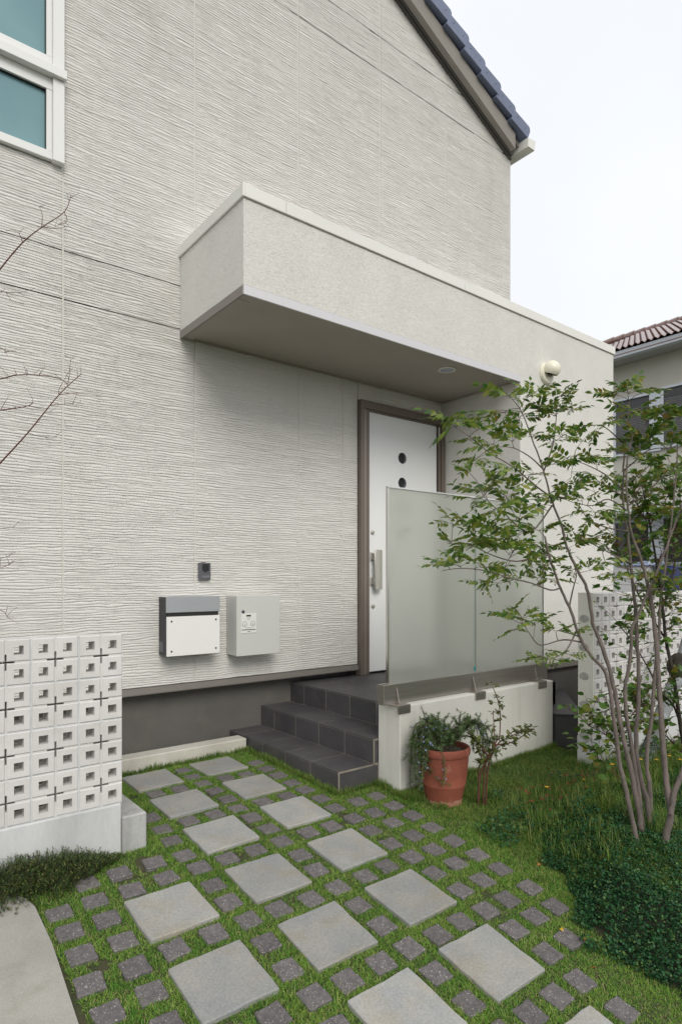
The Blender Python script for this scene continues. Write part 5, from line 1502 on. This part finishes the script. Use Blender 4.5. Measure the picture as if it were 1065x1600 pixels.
def blades(n, region, hmin, hmax, width, tilt, m, name, label, keep=None, lift=None, dens=None):
    xs = rng.uniform(region[0], region[1], n); ys = rng.uniform(region[2], region[3], n)
    ok = in_view(xs, ys)
    if keep is not None: ok &= keep(xs, ys)
    xs, ys = xs[ok], ys[ok]
    for (rx, ry, h_, rz) in rects:
        dx, dy = xs - rx, ys - ry
        c, s = math.cos(rz), math.sin(rz)
        u, v = dx * c + dy * s, -dx * s + dy * c
        mrg = h_ - 0.001 - 0.017 * vnoise(xs * 24 + rx, ys * 24) ** 2
        inside = (np.abs(u) < mrg) & (np.abs(v) < mrg)
        xs, ys = xs[~inside], ys[~inside]
    n = len(xs)
    zs = gz_np(xs, ys) - .004 + (lift(xs, ys) if lift else 0)
    az = rng.uniform(0, 2 * np.pi, n)
    clump = vnoise(xs * 9, ys * 9)
    h = rng.uniform(hmin, hmax, n) * (0.65 + 0.7 * clump)
    ti = rng.uniform(tilt[0], tilt[1], n)
    w = width * rng.uniform(.7, 1.3, n)
    dx, dy = np.cos(az), np.sin(az)
    px, py = -dy * w / 2, dx * w / 2
    B0 = np.stack([xs - px, ys - py, zs], 1); B1 = np.stack([xs + px, ys + py, zs], 1)
    mr = np.sin(ti * .75) * h * .55; mz = np.cos(ti * .75) * h * .55
    M0 = np.stack([xs + dx * mr - px * .8, ys + dy * mr - py * .8, zs + mz], 1); M1 = np.stack([xs + dx * mr + px * .8, ys + dy * mr + py * .8, zs + mz], 1)
    t2 = np.minimum(ti * 1.45, 1.75)
    T = np.stack([xs + dx * (mr + np.sin(t2) * h * .5), ys + dy * (mr + np.sin(t2) * h * .5), np.maximum(zs + mz + np.cos(t2) * h * .5, zs + .003)], 1)
    V = np.stack([B0, B1, M1, M0, T], 1).reshape(-1, 3)
    b = np.arange(n) * 5
    F = np.concatenate([np.stack([b, b + 1, b + 2], 1), np.stack([b, b + 2, b + 3], 1), np.stack([b + 3, b + 2, b + 4], 1)])
    o = np_obj(name, V, F, m)
    tag(o, label, 'grass', kind='stuff')
    return o


def lawn(x, y):
    k = ~((x > 2.405) & (y > 3.07))                                     # steps
    k &= ~((x > 2.735) & (x < 4.41) & (y > 2.868))                      # white wall
    k &= ~((x < 1.205) & (y > 3.108))                                   # block wall and footing
    k &= ~(y > 4.19)
    k &= ~((x < 0.632) & (y < 3.06))                                    # driveway
    k &= ~((x > 4.222) & (y > 2.425) & (y < 2.56))
    k &= ~((x > 4.4) & (y > 2.74))
    k &= ((x - PC.x) ** 2 + (y - PC.y) ** 2) > .102 ** 2
    return k


blades(560000, (0.45, 3.6, .85, 4.2), .011, .027, .0021, (.6, 1.5), M['grass'], 'grass', 'short yellow-green grass growing between the paving stones', lambda x, y: lawn(x, y) & (x < bed_edge(y) + .05 + .25 * vnoise(x * 8, y * 8)) & (x < 2.9 + .35 * vnoise(x * 6, y * 6)) & ((vnoise(x * 8 + 9, y * 8) > .11) | (vnoise(x * 60, y * 60) > .72)))
blades(240000, (2.5, 5.2, 1.3, 3.2), .018, .042, .0025, (.5, 1.45), M['grass_dark'], 'grass', 'longer dark grass around the terracotta pot and the tree', lambda x, y: lawn(x, y) & (x > 2.62 + .4 * vnoise(x * 6, y * 6)), lift=bed_h)


def edge_tufts(x, y):
    k = lawn(x, y)
    near = (np.abs(y - 2.862) < .035) & (x > 2.70) & (x < 4.45)
    near |= (np.abs(x - 2.72) < .03) & (y > 2.86) & (y < 3.10)
    near |= (np.abs(x - 4.21) < .03) & (y > 2.42) & (y < 2.6)
    near |= (y > 4.16) & (x < 2.4)
    near |= (x > 2.37) & (x < 2.402) & (y > 3.07)
    near |= (np.abs(y - 3.07) < .016) & (x > 2.40) & (x < 2.73)
    near |= ((x - PC.x) ** 2 + (y - PC.y) ** 2 < .15 ** 2) & (vnoise(x * 20, y * 20) > .4)
    near |= ((x - 3.155) ** 2 + (y - 2.568) ** 2 < .11 ** 2)
    near |= ((x - 2.79) ** 2 + (y - 2.80) ** 2 < .09 ** 2)
    return k & near


blades(420000, (1.0, 4.6, 2.3, 4.2), .025, .060, .0028, (.1, .8), M['grass_dark'], 'grass_tufts', 'longer grass tufts along the foot of the white wall', edge_tufts)

# planted mound: dark soil, then tiny round leaves
xs, ys = np.arange(2.42, 6.2, .05), np.arange(.2, 2.5, .05)
X, Y = np.meshgrid(xs, ys)
Z = gz_np(X, Y) + bed_h(X, Y) - .012
n_ = len(xs)
i = (np.arange(len(ys) - 1)[:, None] * n_ + np.arange(n_ - 1)[None, :]).ravel()
tag(np_obj('planting_bed', np.stack([X.ravel(), Y.ravel(), Z.ravel()], 1), np.stack([i, i + 1, i + 1 + n_, i + n_], 1), M['bed'], smooth=True), kind='structure')


def scatter_leaves(n, region, size, keep, lift, m, name, label, spread=.03, cat='plants'):
    x = rng.uniform(region[0], region[1], n); y = rng.uniform(region[2], region[3], n)
    k = in_view(x, y) & keep(x, y)
    x, y = x[k], y[k]; n = len(x)
    z = gz_np(x, y) + lift(x, y) + rng.uniform(-.012, spread, n) + .02 * (vnoise(x * 25, y * 25) - .4)
    s = rng.uniform(.45, 1.5, n) * size
    az = rng.uniform(0, 2 * np.pi, n); tl = rng.normal(0, .5, n); tl2 = rng.normal(-.25, .4, n)
    ux = np.stack([np.cos(az) * np.cos(tl), np.sin(az) * np.cos(tl), np.sin(tl)], 1)
    vx = np.stack([-np.sin(az) * np.cos(tl2), np.cos(az) * np.cos(tl2), np.sin(tl2)], 1)
    C = np.stack([x, y, z], 1)
    ring = []
    for a, r_ in ((0, 1.05), (1.05, .95), (2.1, .9), (3.14, .85), (4.19, .9), (5.24, .95)):
        ring.append(C + (ux * math.cos(a) + vx * math.sin(a)) * (s * .5 * r_)[:, None])
    V = np.stack(ring, 1).reshape(-1, 3)
    b = np.arange(n) * 6
    F = np.concatenate([np.stack([b, b + 1, b + 2, b + 3], 1), np.stack([b, b + 3, b + 4, b + 5], 1)])
    return tag(np_obj(name, V, F, m), label, cat, kind='stuff')


scatter_leaves(210000, (2.35, 5.2, .5, 2.4),   .0100, lambda x, y: (x > bed_edge(y) - .07 + .20 * vnoise(x * 9, y * 9)) & (y < 2.05 - .25 * vnoise(x * 7, y * 7) * (x > 3.2)), bed_h, M['cover'], 'ground_cover', 'dense dark green small-leaved ground cover filling the bed below the tree', .035, 'ground cover')
scatter_leaves(9000, (2.75, 4.4, 1.7, 2.5), .014, lambda x, y: vnoise(x * 5, y * 5 + 3) > .5, lambda x, y: bed_h(x, y) + .03, M['cover'], 'clover', 'patches of small clover leaves in the long grass near the tree', .03, 'clover')


def weeds(n, region, h, m, name, label, keep, cat='weeds'):
    return blades(n, region, h[0], h[1], .0030, (.15, .8), m, name, label, keep, bed_h)


weeds(15000, (2.9, 5.2, 1.5, 2.5), (.05, .12), M['grass_dark'], 'tall_grass', 'tall wispy dark grass around the foot of the tree stems', lambda x, y: lawn(x, y) & (x > bed_edge(y) - .25) & (vnoise(x * 4, y * 4) > .38))
weeds(3800, (3.1, 4.1, 1.95, 2.5), (.06, .13), M['grass_dark'], 'tall_grass', 'loose tall grass among the small red flowers', lambda x, y: ((x - 3.55) / .5) ** 2 + ((y - 2.2) / .24) ** 2 < 1)

# low red-flowering plant
red = thing('red_flower_patch', 'low plant dotted with small dark red flowers in the grass', 'flowers', (3.58, 2.2, gz(3.58, 2.2)))
rr = random.Random(77)
st = MB()
for k in range(70):
    a = rr.uniform(0, 2 * math.pi); q = rr.random() ** .5
    x, y = 3.58 + .46 * q * math.cos(a), 2.2 + .21 * q * math.sin(a)
    z = gz(x, y) + float(bed_h(np.array([x]), np.array([y]))[0]); h = rr.uniform(.06, .14)
    e = Vector((x + rr.uniform(-.03, .03), y + rr.uniform(-.03, .03), z + h))
    st.tube([(x, y, z), ((x + e.x) / 2, (y + e.y) / 2, z + h * .55), e], [.0013, .0011, .0008], 4)
    f = MB()
    for w in range(5):
        an = w * 1.257 + rr.random(); tl = rr.uniform(.1, .7)
        d = Vector((math.cos(an) * math.cos(tl), math.sin(an) * math.cos(tl), math.sin(tl))); sd_ = Vector((-math.sin(an), math.cos(an), 0)) * .0036
        L_ = rr.uniform(.009, .014)
        f.add([e, e + d * L_ * .6 + sd_, e + d * L_, e + d * L_ * .6 - sd_], [(0, 1, 2, 3)])
    f.build('flower', M['flower_red'], red)
tag(st.build('stems', M['grass_dark'], red), kind='stuff')

# yellow flowers round the stems
YF_ = [(4.25, 2.30, .06), (3.62, 2.08, .13), (3.66, 2.02, .16), (3.70, 2.0, .09), (3.86, 1.98, .17), (3.90, 2.10, .20), (4.02, 1.97, .12), (4.12, 2.05, .22), (4.30, 1.98, .20), (4.36, 1.95, .24), (4.40, 1.98, .21), (4.44, 1.92, .20), (3.74, 2.2, .10), (4.0, 2.25, .16), (3.5, 2.3, .07)]
for k, (x, y, h) in enumerate(YF_):
    z = gz(x, y)
    t = thing('yellow_flower', 'tiny yellow flower on a thin green stem in the grass around the tree', 'flower', (x, y, z), 'small yellow flowers around the tree')
    rr = random.Random(k)
    e = Vector((x + rr.uniform(-.03, .03), y + rr.uniform(-.03, .03), z + h + .02))
    s_ = MB(); s_.tube([(x, y, z), ((x + e.x) / 2, (y + e.y) / 2, z + h * .6), e], [.0014, .0012, .0010], 5); s_.build('stem', M['grass_dark'], t)
    f = MB()
    f.lathe([(0.0, -.004), (.010, -.001), (.0135, .003), (.008, .006), (0, .006)], tuple(e), 9)
    f.build('head', M['flower_yellow'], t, smooth=True)

# dark thyme-like clump at the foot of the left block wall
cl = thing('thyme_clump', 'dark green low clump with spiky tips at the foot of the left block wall', 'plant', (0.72, 3.02, gz(.72, 3.02)))
rr = random.Random(5)
ml = MB(); mt = MB()
for k in range(3400):
    x = rr.uniform(.18, 1.05)
    y = 3.125 - abs(rr.gauss(0, .10))
    prof_ = math.sin(math.pi * min(max((x - .05) / 1.0, 0), 1)) ** .5
    if y < 2.86 + .20 * max(0, (x - .72) / .3): continue
    z = gz(x, y)
    h = rr.uniform(.04, .135) * prof_ * (1 - max(0, (x - .82)) * 2.2) * (.45 + .55 * min(1, (y - 2.86) / .16))
    e = Vector((x + rr.uniform(-.03, .03), y + rr.uniform(-.045, .01), z + h))
    p0 = Vector((x, y, z - .005))
    if rr.random() < .5: mt.tube([p0, p0.lerp(e, .55) + Vector((rr.uniform(-.006, .006), 0, 0)), e], [.0011, .0010, .0007], 3)
    nleaf_ = int(4 + h * 90)
    for w in range(nleaf_):
        f = (w + 1) / nleaf_
        p = p0.lerp(e, f)
        an = rr.uniform(0, 6.28); up_ = rr.uniform(.1, .9)
        d = Vector((math.cos(an), math.sin(an), up_)).normalized(); sd_ = Vector((-math.sin(an), math.cos(an), 0)) * .0024
        L_ = rr.uniform(.010, .020)
        ml.add([p - sd_, p + sd_, p + d * L_], [(0, 1, 2)])
    if rr.random() < .12:
        for w in range(9):
            an = rr.uniform(0, 6.28); d = Vector((math.cos(an) * .8, math.sin(an) * .8, rr.uniform(-.2, 1))) * .006; sd_ = Vector((-math.sin(an), math.cos(an), 0)) * .0022
            mt.add([e - sd_, e + sd_, e + d], [(0, 1, 2)])
M['thyme'] = mat('thyme leaf', (0.025, 0.05, 0.012), .6, transl=.2, island=((0, (.018, .05, .012)), (.5, (.05, .10, .02)), (.85, (.11, .16, .03)), (.97, (.22, .22, .05))))
tag(ml.build('foliage', M['thyme'], cl), kind='stuff')
tag(mt.build('stems', mat('thyme stem', (.05, .04, .025), .8), cl), kind='stuff')

# fallen leaves
for k, (x, y, s_, m_, lab) in enumerate(((2.446, 1.452, .024, 'orange_leaf', 'curled orange fallen leaf at the corner of a granite cobble'), (2.345, 1.335, .021, 'orange_leaf', 'small orange fallen leaf lying on the lower right paver'), (2.425, 1.545, .022, 'flower_yellow', 'yellow fallen leaf in the grass just above a granite cobble'), (2.75, 1.88, .024, 'orange_leaf', 'brown fallen leaf on the grass at the edge of the ground cover'), (0.99, 2.32, .018, 'leaf_olive', 'pale green fallen leaf in the grass between cobbles at the left'))):
    m = MB(); vs, fs = leaflet(s_, s_ * .6, .35, .3, 5)
    q = frame(Vector((math.cos(k * 2.1), math.sin(k * 2.1), .25)), .4)
    m.add([q @ Vector(v) + Vector((x, y, gz(x, y) + .026)) for v in vs], fs)
    tag(m.build('fallen_leaf', M[m_], smooth='all'), lab, 'leaf', 'fallen leaves')
